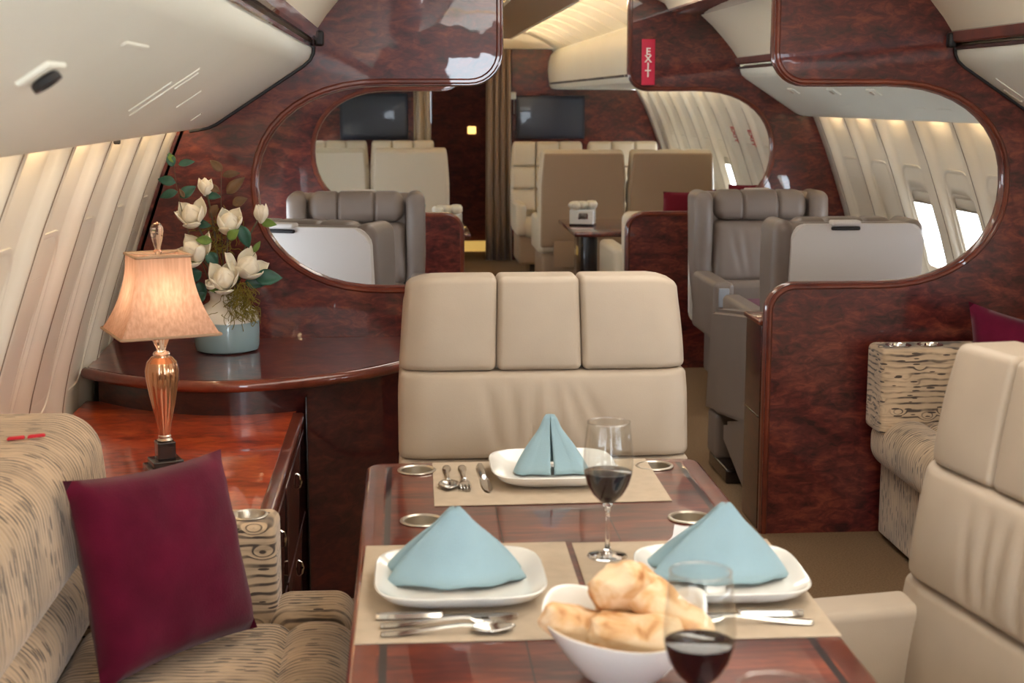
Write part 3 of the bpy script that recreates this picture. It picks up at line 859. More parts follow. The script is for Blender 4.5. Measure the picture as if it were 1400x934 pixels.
def napkin(loc, rz, label, w=.115, h=.115, front=.055, back=.05, gap=.018, ax=0, ay=.015, wing=.06, tubeL=True):
    """pyramid fold: a broad front face wrapped round both corners to two rear wings"""
    sec = []
    if tubeL:
        for i in range(6): t = i / 5; sec.append((lerp(-gap, -w * .80, t), lerp(back + .012, wing + .022, t)))
        sec += [(-w * .93, wing + .024), (-w * 1.0, wing + .016), (-w * 1.0, wing + .004), (-w * .93, wing - .008), (-w * .70, wing - .016), (-w * .40, .034), (-w * .36, .022), (-w * .60, .006), (-w * .88, .004), (-w * 1.0, -.002)]
    else:
        for i in range(7): t = i / 6; sec.append((lerp(-gap, -w * .82, t), lerp(back, wing, t)))
        for i in range(1, 6): a = R(90 + 180 * i / 6); sec.append((-w * .86 + .030 * math.cos(a), .028 + .034 * math.sin(a)))
    n = 16
    for i in range(n + 1):
        t = i / n; x = lerp(-w, w, t); sec.append((x, -front + (front - .004) * (abs(x) / w) ** 2.2))
    if tubeL:
        sec += [(w * 1.0, .010), (w * .90, .016), (w * .62, .018), (w * .60, .030), (w * .84, .040), (w * .98, .050), (w * .98, .060), (w * .88, .066)]
        for i in range(6): t = i / 5; sec.append((lerp(w * .78, gap, t), lerp(wing + .006, back, t)))
    else:
        for i in range(1, 6): a = R(-90 + 180 * i / 6); sec.append((w * .86 + .030 * math.cos(a), .028 + .034 * math.sin(a)))
        for i in range(7): t = i / 6; sec.append((lerp(w * .82, gap, t), lerp(wing, back, t)))
    rows = 14; grid = []
    for j in range(rows + 1):
        u = j / rows; k = (1 - u) ** .96
        row = []
        for (x, y) in sec:
            bulge = 1 + .10 * math.sin(math.pi * u)
            rad = .006 * sstep(.7, 1, u)
            nx = x * k * bulge + ax * u; ny = lerp(y, ay, u ** .92) + rad * (1 if y > .01 else -1) * .6
            sag = .006 * math.sin(3 * math.pi * (x / w)) * (1 - u) * (1 if y < .0 else 0)
            row.append((nx + rad * (x / w), ny, h * u + sag * .3 + (.004 if u == 0 and abs(x) < w * .8 and y < 0 else 0)))
        grid.append(row)
    bm = BM(); sheet(bm, grid)
    o = obj('napkin', bm, 'napkin_blue', loc=loc, rot=(0, 0, rz), angle=80); solidify(o, .0035, 0)
    tag(o, label, 'napkin', 'folded blue napkins'); return o
napkin((-.712, 2.300, PZ + .012), R(2), 'light blue napkin folded into a broad tent on the left plate', .112, .116)
napkin((-.285, 2.286, PZ + .012), R(-3), 'light blue napkin folded into a broad tent on the right plate', .112, .118, ax=.01)
napkin((-.490, 3.02, PZ + .012), R(180), 'narrow upright light blue napkin on the far plate', 0.056, .113, front=.05, back=.06, gap=.004, ay=-.005, wing=.052, tubeL=False)

# cutlery
def cutlery(kind, loc, rz, label, group):
    t = thing(kind, label, kind, loc, rz, group)
    def ribbon(pts, widths, thick, zs):
        bm = BM(); A = []; 
        for (x, w, z) in zip(pts, widths, zs):
            A.append([(x, -w / 2, z), (x, -w / 4, z + thick), (x, w / 4, z + thick), (x, w / 2, z), (x, w / 4, z - thick * .3), (x, -w / 4, z - thick * .3)])
        V = [[bm.verts.new(p) for p in r] for r in A]
        for P, Q in zip(V, V[1:]):
            for i in range(6): bm.faces.new((P[i], P[(i + 1) % 6], Q[(i + 1) % 6], Q[i]))
        bm.faces.new(V[0][::-1]); bm.faces.new(V[-1]); return bm
    if kind == 'knife':
        obj('handle', ribbon([0, .004, .03, .07, .095, .10], [.010, .016, .017, .015, .013, .010], .006, [.003] * 6), 'steel', t)
        obj('blade', ribbon([.10, .115, .16, .20, .215], [.012, .018, .020, .016, .003], .0012, [.003] * 5), 'steel', t)
    else:
        obj('handle', ribbon([0, .004, .03, .06, .09, .12, .135], [.012, .018, .017, .011, .007, .006, .008], .0035, [.002, .002, .003, .005, .008, .010, .009]), 'steel', t)
        if kind == 'spoon':
            g = []
            for i in range(11):
                u = i / 10; w = .021 * math.sin(math.pi * (.04 + .96 * u) ** .85) ** .7 if u < 1 else .002
                row = []
                for j in range(9):
                    v = -1 + 2 * j / 8
                    row.append((.133 + .065 * u, v * w, .0085 - .0075 * math.sin(math.pi * min(1, u + .03)) * (1 - v * v)))
                g.append(row)
            bm = BM(); sheet(bm, g); solidify(obj('bowl', bm, 'steel', t), .0016, -1)
        else:
            obj('head', ribbon([.133, .142, .155, .165], [.008, .020, .024, .025], .002, [.009, .006, .004, .004]), 'steel', t)
            for k in range(4):
                y = (-1.5 + k) * .0068
                bm = BM(); tube(bm, [(.164, y, .004), (.18, y, .0045), (.196, y * .95, .007), (.205, y * .92, .0095)], [.0026, .0024, .002, .001], 6); obj('tine', bm, 'steel', t)
    return t
CZ = .7432
gc = 'cutlery set out on the placemats'
p = at(514, 847, z=CZ); cutlery('knife', (p.x, p.y, CZ), R(0), 'steel knife in front of the left plate, behind the fork and spoon', gc)
p = at(520, 858, z=CZ); cutlery('fork', (p.x, p.y, CZ), R(2), 'steel fork in front of the left plate between knife and spoon', gc)
p = at(521, 869, z=CZ); cutlery('spoon', (p.x - .0, p.y - .002, CZ), R(3), 'steel spoon nearest the placemat edge before the left plate', gc)
p = at(1098, 842, z=CZ); cutlery('knife', (p.x, p.y, CZ), R(177), 'steel knife before the right plate, its handle at the table edge', gc)
p = at(1112, 853, z=CZ); cutlery('fork', (p.x, p.y, CZ), R(174), 'steel fork before the right plate, nearest the bread bowl', gc)
p = at(603, 622, z=CZ); cutlery('spoon', (-.705, 3.085, CZ), R(-90), 'steel spoon left of the far plate, outermost of three', gc)
cutlery('fork', (-.672, 3.085, CZ), R(-90), 'steel fork left of the far plate, in the middle of three', gc)
cutlery('knife', (-.634, 3.085, CZ), R(-88), 'steel knife right beside the far plate', gc)

# wine glasses
def wine_glass(loc, label, full=True):
    t = thing('wine_glass', label, 'wine glass', loc, 0, 'stemmed glasses of red wine')
    base = [(0, 0), (.033, .0), (.0345, .0012), (.033, .0024), (.02, .0045), (.009, .0085), (.0045, .015), (.0036, .03), (.0034, .06), (.0038, .078), (.006, .088), (.0095, .0915), (.006, .0935), (0, .0935)]
    outer = [(.006, .0895), (.014, .096), (.026, .109), (.036, .127), (.0415, .146), (.0432, .163), (.0422, .185), (.0395, .21), (.0365, .2355)]
    inner = [(.0352, .2362), (.0385, .21), (.0411, .185), (.0421, .163), (.0404, .146), (.0349, .1275), (.0249, .1105), (.013, .0985), (.004, .094), (0, .0937)]
    bm = BM(); lathe(bm, outer + inner, 48); obj('glass_bowl', bm, 'glass', t, angle=60)
    bm = BM(); lathe(bm, base, 40); obj('stem_and_foot', bm, 'glass_stem', t, angle=60)
    bm = BM(); tube(bm, [(.0360 * math.cos(R(8 * k)), .0360 * math.sin(R(8 * k)), .2360) for k in range(45)], .0009, 6, closed=True); obj('rim', bm, 'glass_stem', t)
    if full:
        lev = .150
        pr = [(0, .0931), (.004, .0936), (.0132, .0981), (.0251, .1101), (.0351, .1271), (.0406, .1457), (.0411, lev), (.0400, lev + .0003), (0, lev)]
        bm = BM(); lathe(bm, pr, 48); w = obj('wine', bm, 'wine', t, angle=50); w['label'] = 'dark red wine'
    return t
p = at(826, 758, z=.7428); wine_glass((p.x + .004, p.y - .01, .7428), 'glass of red wine standing between the far plate and the right plate')
q = at(958, 781, z=.9765); wine_glass((q.x, q.y, .7404), 'glass of red wine in the foreground beside the bread bowl')
q = at(1062, 938, z=.9765); wine_glass((q.x, q.y, .7404), 'wine glass cut off by the bottom edge of the picture, only its rim showing')

# bread bowl
def bowl():
    bm = BM(); seg = 64
    def mod(a, z):
        return 1
    V = []
    prof = [(0, 0, 0), (.040, 0, 0), (.046, .002, 0), (.062, .016, .1), (.082, .042, .4), (.098, .066, .8), (.106, .080, 1.0), (.1085, .086, 1.0), (.105, .0865, 1.0), (.1005, .080, 1.0), (.092, .066, .8), (.076, .044, .4), (.056, .020, .1), (.03, .008, 0), (0, .007, 0)]
    for r, z, k in prof:
        if r == 0: V.append([bm.verts.new((0, 0, z))]); continue
        ring = []
        for i in range(seg):
            a = 2 * math.pi * i / seg
            # two raised lobes, left rear and right, and a dip at the front
            lob = .020 * math.exp(-(((a - R(135) + math.pi) % (2 * math.pi) - math.pi) / .55) ** 2) + .026 * math.exp(-(((a - R(20) + math.pi) % (2 * math.pi) - math.pi) / .42) ** 2) - .012 * math.exp(-(((a - R(290) + math.pi) % (2 * math.pi) - math.pi) / .8) ** 2)
            rr = r * (1 + k * lob * 4)
            ring.append(bm.verts.new((rr * math.cos(a), rr * math.sin(a), z + k * lob)))
        V.append(ring)
    for A, B in zip(V, V[1:]):
        for i in range(seg):
            j = (i + 1) % seg
            if len(A) == 1: bm.faces.new((A[0], B[i], B[j]))
            elif len(B) == 1: bm.faces.new((A[i], A[j], B[0]))
            else: bm.faces.new((A[i], A[j], B[j], B[i]))
    return bm
BX, BY = -.500, 1.905
o = obj('bread_bowl', bowl(), 'ceramic', loc=(BX, BY, .7404), angle=70); tag(o, 'white bowl with a wavy lobed rim, full of bread', 'bowl')
def bread(loc, size, rot, label, seed, cutface=True):
    t = thing('bread_piece', label, 'bread', loc, 0, 'pieces of bread in the white bowl'); t.rotation_euler = rot
    rnd = Vector((seed * 7.3, seed * 3.1, seed))
    def f(p):
        n = noise.noise(p * 28 + rnd) * .006 + noise.noise(p * 75 + rnd) * .0022
        q = p * (1 + n / max(.02, p.length))
        tp = 1 - .28 * sstep(-size[0] / 2, size[0] / 2, p.x); q = q + Vector((0, 0, 1)) * (noise.noise(p * 12 + rnd) * .010 - abs(noise.noise(p * 16 + rnd * 2)) * .009)
        rg = 1 - .62 * min(1, abs(p.y) / (size[1] / 2)) if p.z > 0 else 1
        return (q.x, q.y * tp, q.z * tp * (1.25 * rg if p.z > 0 else 1))
    bm = BM(); rbox(bm, (0, 0, 0), size, min(size) * .42, k=5, n=7, puff=(0, .004, .006), fn=f); obj('crust', bm, 'bread_crust', t, angle=180)
    if cutface:
        def g(p):
            n = noise.noise(p * 70 + rnd) * .002
            return (p.x + n, p.y, p.z)
        bm = BM(); rbox(bm, (-size[0] / 2 + .001, 0, 0), (.008, size[1] * .78, size[2] * .72), .004, k=2, n=10, fn=g); obj('crumb', bm, 'bread_crumb', t, angle=180)
    return t
zb = .7404
bread((BX - .070, BY - .005, zb + .084), (.095, .060, .034), (R(50), R(-25), R(200)), 'slice of bread at the left of the bowl with its crumb showing', 1)
bread((BX + .006, BY + .020, zb + .116), (.135, .105, .062), (R(35), R(-40), R(236)), 'large crusty piece of bread on top of the bowl', 2, False)
bread((BX + .055, BY - .002, zb + .098), (.150, .092, .052), (R(-38), R(30), R(-36)), 'pale piece of bread sloping down to the right of the bowl', 3, False)
bread((BX + .010, BY - .040, zb + .080), (.125, .075, .052), (R(48), R(-6), R(172)), 'piece of bread lying along the front rim of the bowl', 4, False)
bread((BX + .05, BY + .055, zb + .095), (.12, .06, .05), (R(-25), R(25), R(40)), 'piece of bread at the back of the bowl', 5, False)
bread((BX - .01, BY + .00, zb + .050), (.10, .07, .045), (0, 0, R(20)), 'piece of bread buried at the middle of the bowl', 6, False)

# ------------------------------------------------------------------ left side: counter, chest, lamp, flowers
def ctr_front(x):
    pts = [(-1.76, 4.47), (-1.66, 4.37), (-1.55, 4.29), (-1.43, 4.235), (-1.30, 4.215), (-1.18, 4.235), (-1.07, 4.275), (-.95, 4.35), (-.84, 4.46), (-.74, 4.60), (-.65, 4.76), (-.57, 4.985)]
    return pts
fr = ctr_front(0)
def offs(pts, d):
    out = []
    for i, p in enumerate(pts):
        a = Vector(pts[max(0, i - 1)]); b = Vector(pts[min(len(pts) - 1, i + 1)]); t = (b - a).normalized(); n = Vector((-t.y, t.x))
        out.append((p[0] + n.x * d, p[1] + n.y * d))
    return out
def smooth(pts, n=4):
    out = []
    for i in range(len(pts) - 1):
        p0 = Vector(pts[max(0, i - 1)]); p1 = Vector(pts[i]); p2 = Vector(pts[i + 1]); p3 = Vector(pts[min(len(pts) - 1, i + 2)])
        for k in range(n):
            t = k / n
            out.append(tuple(.5 * ((2 * p1) + (-p0 + p2) * t + (2 * p0 - 5 * p1 + 4 * p2 - p3) * t * t + (-p0 + 3 * p1 - 3 * p2 + p3) * t ** 3)))
    out.append(tuple(pts[-1])); return out
frs = smooth(fr)
fr_curve = smooth(offs(frs, .055), 6)
CH = .612
chest = thing('chest_of_drawers', 'low glossy red wood chest behind the left sofa, with the lamp on it', 'chest', (-1.40, 3.72, 0))
def chest_bm(): return BM()
cx, cy = -1.40, 3.72
def curve_y(x):
    best = min(fr_curve, key=lambda p: abs(p[0] - x)); return best[1]
bx = [-1.745 + .043 * i for i in range(16)]
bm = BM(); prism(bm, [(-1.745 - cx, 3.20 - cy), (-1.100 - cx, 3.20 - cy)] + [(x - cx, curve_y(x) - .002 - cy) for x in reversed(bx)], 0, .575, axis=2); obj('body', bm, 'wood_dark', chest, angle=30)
bm = BM(); prism(bm, [(-1.76 - cx, 3.19 - cy), (-1.112 - cx, 3.19 - cy)] + [(x - cx, curve_y(x) - .001 - cy) for x in reversed([-1.76 + .0432 * i for i in range(16)])], .576, CH, axis=2); obj('top', bm, 'wood_chest_lit', chest, angle=30)
bm = BM(); span(bm, (-1.125 - cx, -1.086 - cx), (3.19 - cy, 4.30 - cy), (.574, CH + .0008), .010, k=4); obj('edge_molding', bm, 'wood_solid', chest)
for (ya, yb) in ((3.22, 3.60), (3.62, 4.28)):
    for (za, zb_) in ((.33, .565), (.05, .32)):
        bm = BM(); span(bm, (-1.104 - cx, -1.088 - cx), (ya - cy, yb - cy), (za, zb_), .004); d = obj('drawer', bm, 'wood_dark', chest)
        ym = (ya + yb) / 2 - cy; zm = zb_ - .07
        bm = BM(); tube(bm, [(-1.088 - cx, ym, zm - .022), (-1.081 - cx, ym, zm - .016), (-1.079 - cx, ym, zm), (-1.081 - cx, ym, zm + .016), (-1.088 - cx, ym, zm + .022)], [.002, .004, .006, .004, .002], 8); obj('handle', bm, 'chrome', d)

# curved counter against the partition
KZ = .722
counter = thing('counter', 'curved glossy wood counter along the left partition, with the vase on it', 'counter', (-1.2, 4.7, 0))
o0 = Vector((-1.2, 4.7))
loc2 = lambda pts: [(p[0] - o0.x, p[1] - o0.y) for p in pts]
bm = BM(); prism(bm, loc2(offs(frs, .02) + [(-.57, 4.997), (-1.765, 4.997)]), KZ - .032, KZ, axis=2); obj('top', bm, 'wood_burl', counter, smooth=False)
bm = BM(); tube(bm, [(x, y, KZ - .017) for x, y in loc2(offs(frs, .012))], .0178, 10, flat=(1, .9)); obj('edge_molding', bm, 'wood_solid', counter)
bm = BM(); prism(bm, loc2(offs(frs, .055) + [(-.60, 4.995), (-1.74, 4.995)]), .0, KZ - .033, axis=2); obj('body', bm, 'wood_dark', counter, angle=25)
for px in (421, 470):
    q = at(px, 600, y=4.33)
    bm = BM(); span(bm, (q.x - o0.x - .0025, q.x - o0.x + .0025), (q.y - o0.y - .05, q.y - o0.y + .01), (.02, .66), .001)
    if px == 421: obj('door_gap', bm, 'black_lacquer', counter)

# table lamp
lamp = thing('table_lamp', 'lit table lamp with a flared square silk shade on the left chest', 'lamp', (*at(227, 645, z=CH).xy, CH), R(22))
LX = lamp.location
bm = BM(); span(bm, (-.047, .047), (-.047, .047), (0, .018), .003); span(bm, (-.037, .037), (-.037, .037), (.018, .034), .003); span(bm, (-.022, .022), (-.022, .022), (.034, .078), .003); obj('base', bm, 'black_lacquer', lamp)
bm = BM(); lathe(bm, [(0, .076), (.015, .076), (.019, .081), (.014, .086), (.016, .091), (.012, .096), (0, .096)], 24); obj('collar', bm, 'brushed', lamp)
bm = BM(); lathe(bm, [(0, .094), (.013, .094), (.017, .12), (.024, .155), (.032, .195), (.0385, .235), (.0395, .255), (.035, .275), (.024, .288), (.014, .292), (0, .293)], 72, mod=lambda a, z: 1 + .055 * abs(math.cos(6 * a))); obj('fluted_body', bm, 'amber_glass', lamp, angle=25)
bm = BM(); lathe(bm, [(0, .290), (.019, .290), (.021, .295), (.018, .300), (.010, .304), (0, .304)], 24); obj('neck_ring', bm, 'chrome', lamp)
bm = BM(); lathe(bm, [(0, .303), (.010, .303), (.013, .312), (.026, .340), (.027, .345), (.020, .350), (0, .350)], 8); obj('crystal_neck', bm, 'crystal', lamp, smooth=False)
bm = BM(); tube(bm, [(0, 0, .30), (0, 0, .545)], .004, 8); obj('rod', bm, 'brushed', lamp)
rows = []
for j in range(13):
    u = j / 12; z = lerp(.352, .538, u)
    h = lerp(.118, .066, 1 - (1 - u) ** 2.1); rows.append((h, z))
bm = BM(); V = []
def sqloop(h, z, rc=.008):
    out = []
    for (sx, sy, a0) in ((1, 1, 0), (-1, 1, 90), (-1, -1, 180), (1, -1, 270)):
        for i in range(4): a = R(a0 + 30 * i); out.append((sx * (h - rc) + rc * math.cos(a), sy * (h - rc) + rc * math.sin(a), z))
    return out
for h, z in rows: V.append([bm.verts.new(p) for p in sqloop(h, z)])
for A, B in zip(V, V[1:]):
    for i in range(16): bm.faces.new((A[i], A[(i + 1) % 16], B[(i + 1) % 16], B[i]))
sh = obj('lamp_shade', bm, 'lamp_shade_silk', lamp, angle=30)
for h, z in (rows[0], rows[-1]):
    bm = BM(); tube(bm, sqloop(h + .0015, z), .0035, 6, closed=True); obj('shade_rim', bm, 'leather_tan', sh)
bm = BM()
for a in (45, 135): tube(bm, [(.093 * math.cos(R(a)), .093 * math.sin(R(a)), .537), (-.093 * math.cos(R(a)), -.093 * math.sin(R(a)), .537)], .0018, 6)
obj('shade_spider', bm, 'brushed', lamp)
bm = BM(); lathe(bm, [(0, .538), (.009, .538), (.011, .545), (.007, .551), (.008, .556), (.013, .575), (.016, .592), (.0155, .603), (.010, .612), (0, .616)], 10); obj('finial', bm, 'crystal_amber', lamp, angle=20)
bm = BM(); lathe(bm, [(0, .385), (.012, .388), (.014, .40), (.024, .43), (.027, .445), (.022, .462), (.01, .47), (0, .471)], 20); obj('bulb', bm, 'bulb', lamp)

# vase and magnolias
vp = at(306, 486, z=KZ); VX, VY = vp.x, vp.y + .10
bm = BM()
lathe(bm, [(0, 0), (.090, 0), (.099, .006), (.103, .02), (.104, .06), (.1035, .10), (.101, .118), (.090, .135), (.070, .148), (.056, .156), (.050, .164), (.049, .175), (.053, .186), (.056, .190), (.052, .191), (.046, .178), (.045, .164), (.055, .150), (.08, .13), (.095, .10), (.096, .02), (0, .008)], 48)
vase = obj('vase', bm, 'vase_glaze', loc=(VX, VY, KZ)); tag(vase, 'round ceramic vase glazed white over blue grey, on the curved counter', 'vase')

def petal_bm(bm, L, W, mtx, belly=.28, edge=.55, curl=.0):
    """one petal: grows along +Z, +Y is outward"""
    g = []; n = 10
    for i in range(n + 1):
        u = i / n; w = W * max(.05, math.sin(math.pi * (.06 + .92 * u ** 1.15))) ** .62 * (.62 + .42 * u)
        if u > .9: w *= 1 - .45 * (u - .9) / .1
        row = []
        for j in range(9):
            v = -1 + 2 * j / 8
            out = L * belly * math.sin(math.pi * .92 * u) - edge * w * v * v * (1 - .35 * u) + curl * L * max(0, u - .55) ** 2 * 3
            row.append(mtx @ Vector((v * w, out, L * u - .10 * L * v * v * u)))
        g.append(row)
    sheet(bm, g)

def blossom(parent, pos, s, axis, openness, nin=3, nout=6, roll=0):
    """magnolia head: inner cup and outer petals, axis = direction it faces"""
    q = Vector(axis).to_track_quat('Z', 'Y').to_matrix().to_4x4()
    base = Matrix.Translation(pos) @ q @ Matrix.Rotation(roll, 4, 'Z')
    bm = BM()
    for k in range(nin):
        m = base @ Matrix.Rotation(2 * math.pi * k / nin, 4, 'Z') @ Matrix.Translation((0, .012 * s, 0)) @ Matrix.Rotation(R(-(1 + openness * 9)), 4, 'X')
        petal_bm(bm, s * 1.0, s * .44, m, .30, .80, -.34)
    for k in range(3):
        m = base @ Matrix.Rotation(2 * math.pi * (k + .5) / 3, 4, 'Z')
        petal_bm(bm, s * .84, s * .36, m, .22, .8, -.36)
    for k in range(nout):
        a = 2 * math.pi * (k + .5) / nout + random.uniform(-.18, .18)
        m = base @ Matrix.Rotation(a, 4, 'Z') @ Matrix.Translation((0, .03 * s, -.02 * s)) @ Matrix.Rotation(R(-(6 + openness * (26 + 26 * (k % 2)))), 4, 'X')
        petal_bm(bm, s * random.uniform(1.0, 1.15), s * .40, m, .22, .55, .16 * openness)
    o = obj('blossom', bm, 'petal', parent, angle=180); solidify(o, .0012, 0)
    return o

def leaf(parent, pos, d, L, W, mat, name='leaf', nrm=(0, -1, .3)):
    d = Vector(d).normalized(); n = Vector(nrm); n = (n - d * n.dot(d)).normalized(); w = d.cross(n)
    g = []
    for i in range(9):
        u = i / 8; ww = W * math.sin(math.pi * u ** .85) ** .9 + .0006
        row = []
        for j in range(5):
            v = -1 + 2 * j / 4
            row.append(Vector(pos) + d * (L * u) + w * (v * ww) + n * (abs(v) * ww * .35 - .25 * L * u * u))
        g.append(row)
    bm = BM(); sheet(bm, g); o = obj(name, bm, mat, parent, angle=180); solidify(o, .0008, 0)
    return o
VN = Vector((VX, VY, KZ + .185))
gm = 'white magnolia stems in the vase'
FLW = [  # px, py, dy(depth offset), size, axis, open, label
    (281, 257, .03, .046, (.05, -.3, 1), .35, 'magnolia stem with a small half-open bloom, topmost of the bouquet'),
    (263, 295, -.02, .066, (-.25, -.55, .8), .75, 'magnolia stem with an open bloom at the upper left of the bouquet'),
    (312, 306, -.01, .066, (.25, -.6, .8), .55, 'magnolia stem with a rounded bloom at the upper middle right'),
    (266, 345, -.07, .068, (-.55, -.5, .7), .85, 'magnolia stem with an open bloom above the lamp shade'),
    (306, 382, -.09, .070, (.0, -.6, .8), .85, 'magnolia stem with an open bloom low over the vase mouth'),
    (338, 366, -.05, .072, (.45, -.55, .7), .9, 'magnolia stem with the widest bloom at the lower right'),
    (357, 294, .03, .048, (.0, -.1, 1), .08, 'magnolia stem with a single closed bud reaching far right'),
    (289, 390, -.11, .030, (-.3, -.7, .5), .2, 'magnolia stem with a small round bud just above the vase'),
]
for px, py, dy, s, ax, op, lab in FLW:
    q = at(px, py, y=VY + dy)
    t = thing('magnolia_stem', lab, 'flower', (VX, VY, KZ + .02), 0, gm)
    org = Vector((VX, VY, KZ + .02)); loc = q - org
    mid = Vector((loc.x * .35, loc.y * .3, lerp(.19, loc.z, .5)))
    a = Vector(ax).normalized()
    foot = Vector((random.uniform(-.02, .02), random.uniform(-.02, .02), .03))
    neck = Vector((max(-.035, min(.035, loc.x * .35)), max(-.035, min(.035, loc.y * .35)), .165))
    pts = bezier(foot, (foot + neck) / 2, neck, 4) + bezier(neck, Vector((mid.x, mid.y, max(mid.z, .2))), loc, 8)[1:]
    bm = BM(); tube(bm, pts, .0032, 7); obj('stem', bm, 'stem', t)
    blossom(t, loc - a * s * .55, s * 1.24, ax, op * .85, nin=3, nout=5, roll=random.random() * 3)
    # a collar of small leaves under the bloom
    if s > .04:
        sd = 1 if random.random() > .5 else -1
        leaf(t, loc - a * s * .5, Vector((sd * .8, -.4, -.05)), .05, .014, random.choice(['leaf', 'leaf_light']))
    else:
        leaf(t, loc - a * s * .5, Vector((-.5, -.3, .5)), .03, .008, 'leaf_light')
# leafy sprigs
def sprig(tip, ctrl, leaves, label, dy=0):
    q = at(*tip, y=VY + dy) - Vector((VX, VY, KZ + .02)); c = at(*ctrl, y=VY + dy) - Vector((VX, VY, KZ + .02))
    t = thing('leafy_sprig', label, 'foliage', (VX, VY, KZ + .02), 0, 'leafy sprigs in the vase')
    neck = Vector((max(-.03, min(.03, q.x * .3)), 0, .165))
    pts = bezier((0, 0, .03), (neck.x * .5, 0, .1), neck, 4) + bezier(neck, c, q, 10)[1:]
    bm = BM(); tube(bm, pts, [.003 - .0002 * i for i in range(len(pts))], 6); obj('stem', bm, 'stem', t)
    for (lx, ly, ddx, ddz, L, W, mt, ldy) in leaves:
        p = at(lx, ly, y=VY + dy + ldy) - Vector((VX, VY, KZ + .02))
        leaf(t, p, (ddx, -.15, ddz), L, W, mt)
    return t
sprig((238, 218), (240, 300), [(240, 222, -.6, .7, .035, .010, 'leaf_light', 0), (236, 228, -.2, 1, .045, .014, 'leaf', 0), (240, 250, -.9, .25, .055, .016, 'leaf', 0), (243, 262, -1, -.25, .06, .014, 'leaf', 0), (246, 270, .9, .7, .06, .018, 'leaf', 0), (244, 225, 1, .25, .05, .011, 'leaf', 0), (252, 270, -.4, .8, .03, .007, 'leaf_bronze', -.01)], 'dark green leafy sprig rising at the upper left of the bouquet', -.01)
sprig((303, 228), (300, 300), [(304, 234, -.7, .7, .05, .014, 'leaf_bronze', 0), (304, 240, 1, .2, .055, .012, 'leaf_bronze', 0), (310, 265, .9, .9, .075, .018, 'leaf_bronze', -.01), (318, 280, .7, .35, .05, .016, 'leaf_bronze', 0), (300, 262, -.8, .5, .05, .012, 'leaf_bronze', 0), (297, 280, -.5, -.8, .05, .015, 'leaf_bronze', 0)], 'bronze leafy sprig rising at the top middle of the bouquet', .02)
sprig((352, 342), (330, 370), [(329, 308, .35, -1, .075, .020, 'leaf', -.02), (348, 380, 1, .05, .085, .026, 'leaf', -.03), (335, 385, .9, -.15, .06, .018, 'leaf', -.02), (347, 345, .5, .9, .04, .009, 'leaf_light', 0)], 'dark green broad leaves spreading at the right of the bouquet', -.03)
sprig((290, 350), (296, 380), [(290, 330, -.9, .15, .05, .015, 'leaf_light', -.05), (312, 327, .3, .3, .045, .016, 'leaf_light', -.05), (284, 345, .6, -.9, .05, .02, 'leaf', -.03), (276, 372, -.9, -.4, .06, .022, 'leaf', .0), (272, 385, .2, -1, .06, .02, 'leaf', 0), (280, 400, -.6, -.6, .045, .016, 'leaf', -.03), (268, 362, -.6, -.3, .04, .014, 'leaf', 0)], 'mixed green leaves filling the centre of the bouquet', -.04)
# hanging moss
bm = BM()
for i in range(150):
    q = at(random.gauss(326, 9), random.uniform(385, 425), y=VY - random.uniform(.02, .11)) - Vector((VX, VY, KZ))
    p = q.copy(); pts = [p.copy()]
    v = Vector((random.uniform(-.2, .9), random.uniform(-.5, .2), random.uniform(-1, .3))).normalized()
    for k in range(7):
        v = (v + Vector((random.uniform(-.8, .8), random.uniform(-.6, .6), random.uniform(-.9, .45)))).normalized()
        p = p + v * random.uniform(.006, .013)
        pp = p.copy(); rad = math.hypot(pp.x, pp.y)
        if rad < .107 and pp.z < .135: 
            pp.x *= .108 / max(rad, .01); pp.y *= .108 / max(rad, .01)
        pts.append(pp)
    tube(bm, pts, .0011, 4)
o = obj('moss', bm, 'moss', loc=(VX, VY, KZ)); tag(o, 'tuft of olive hanging moss spilling over the right shoulder of the vase', 'moss', kind='stuff')
# moss core between the blooms
bm = BM()
for i in range(90):
    q = at(random.gauss(300, 14), random.uniform(300, 345), y=VY + random.uniform(0, .05)) - Vector((VX, VY, KZ))
    p = q.copy(); pts = [p.copy()]; v = Vector((random.uniform(-1, 1), random.uniform(-1, 1), random.uniform(-1, 1))).normalized()
    for k in range(5):
        v = (v + Vector((random.uniform(-.8, .8), random.uniform(-.6, .6), random.uniform(-.9, .7)))).normalized(); p = p + v * .012; pts.append(p.copy())
    tube(bm, pts, .0012, 4)
o = obj('moss', bm, 'moss', loc=(VX, VY, KZ)); tag(o, 'wisps of olive moss between the upper white blooms', 'moss', kind='stuff')

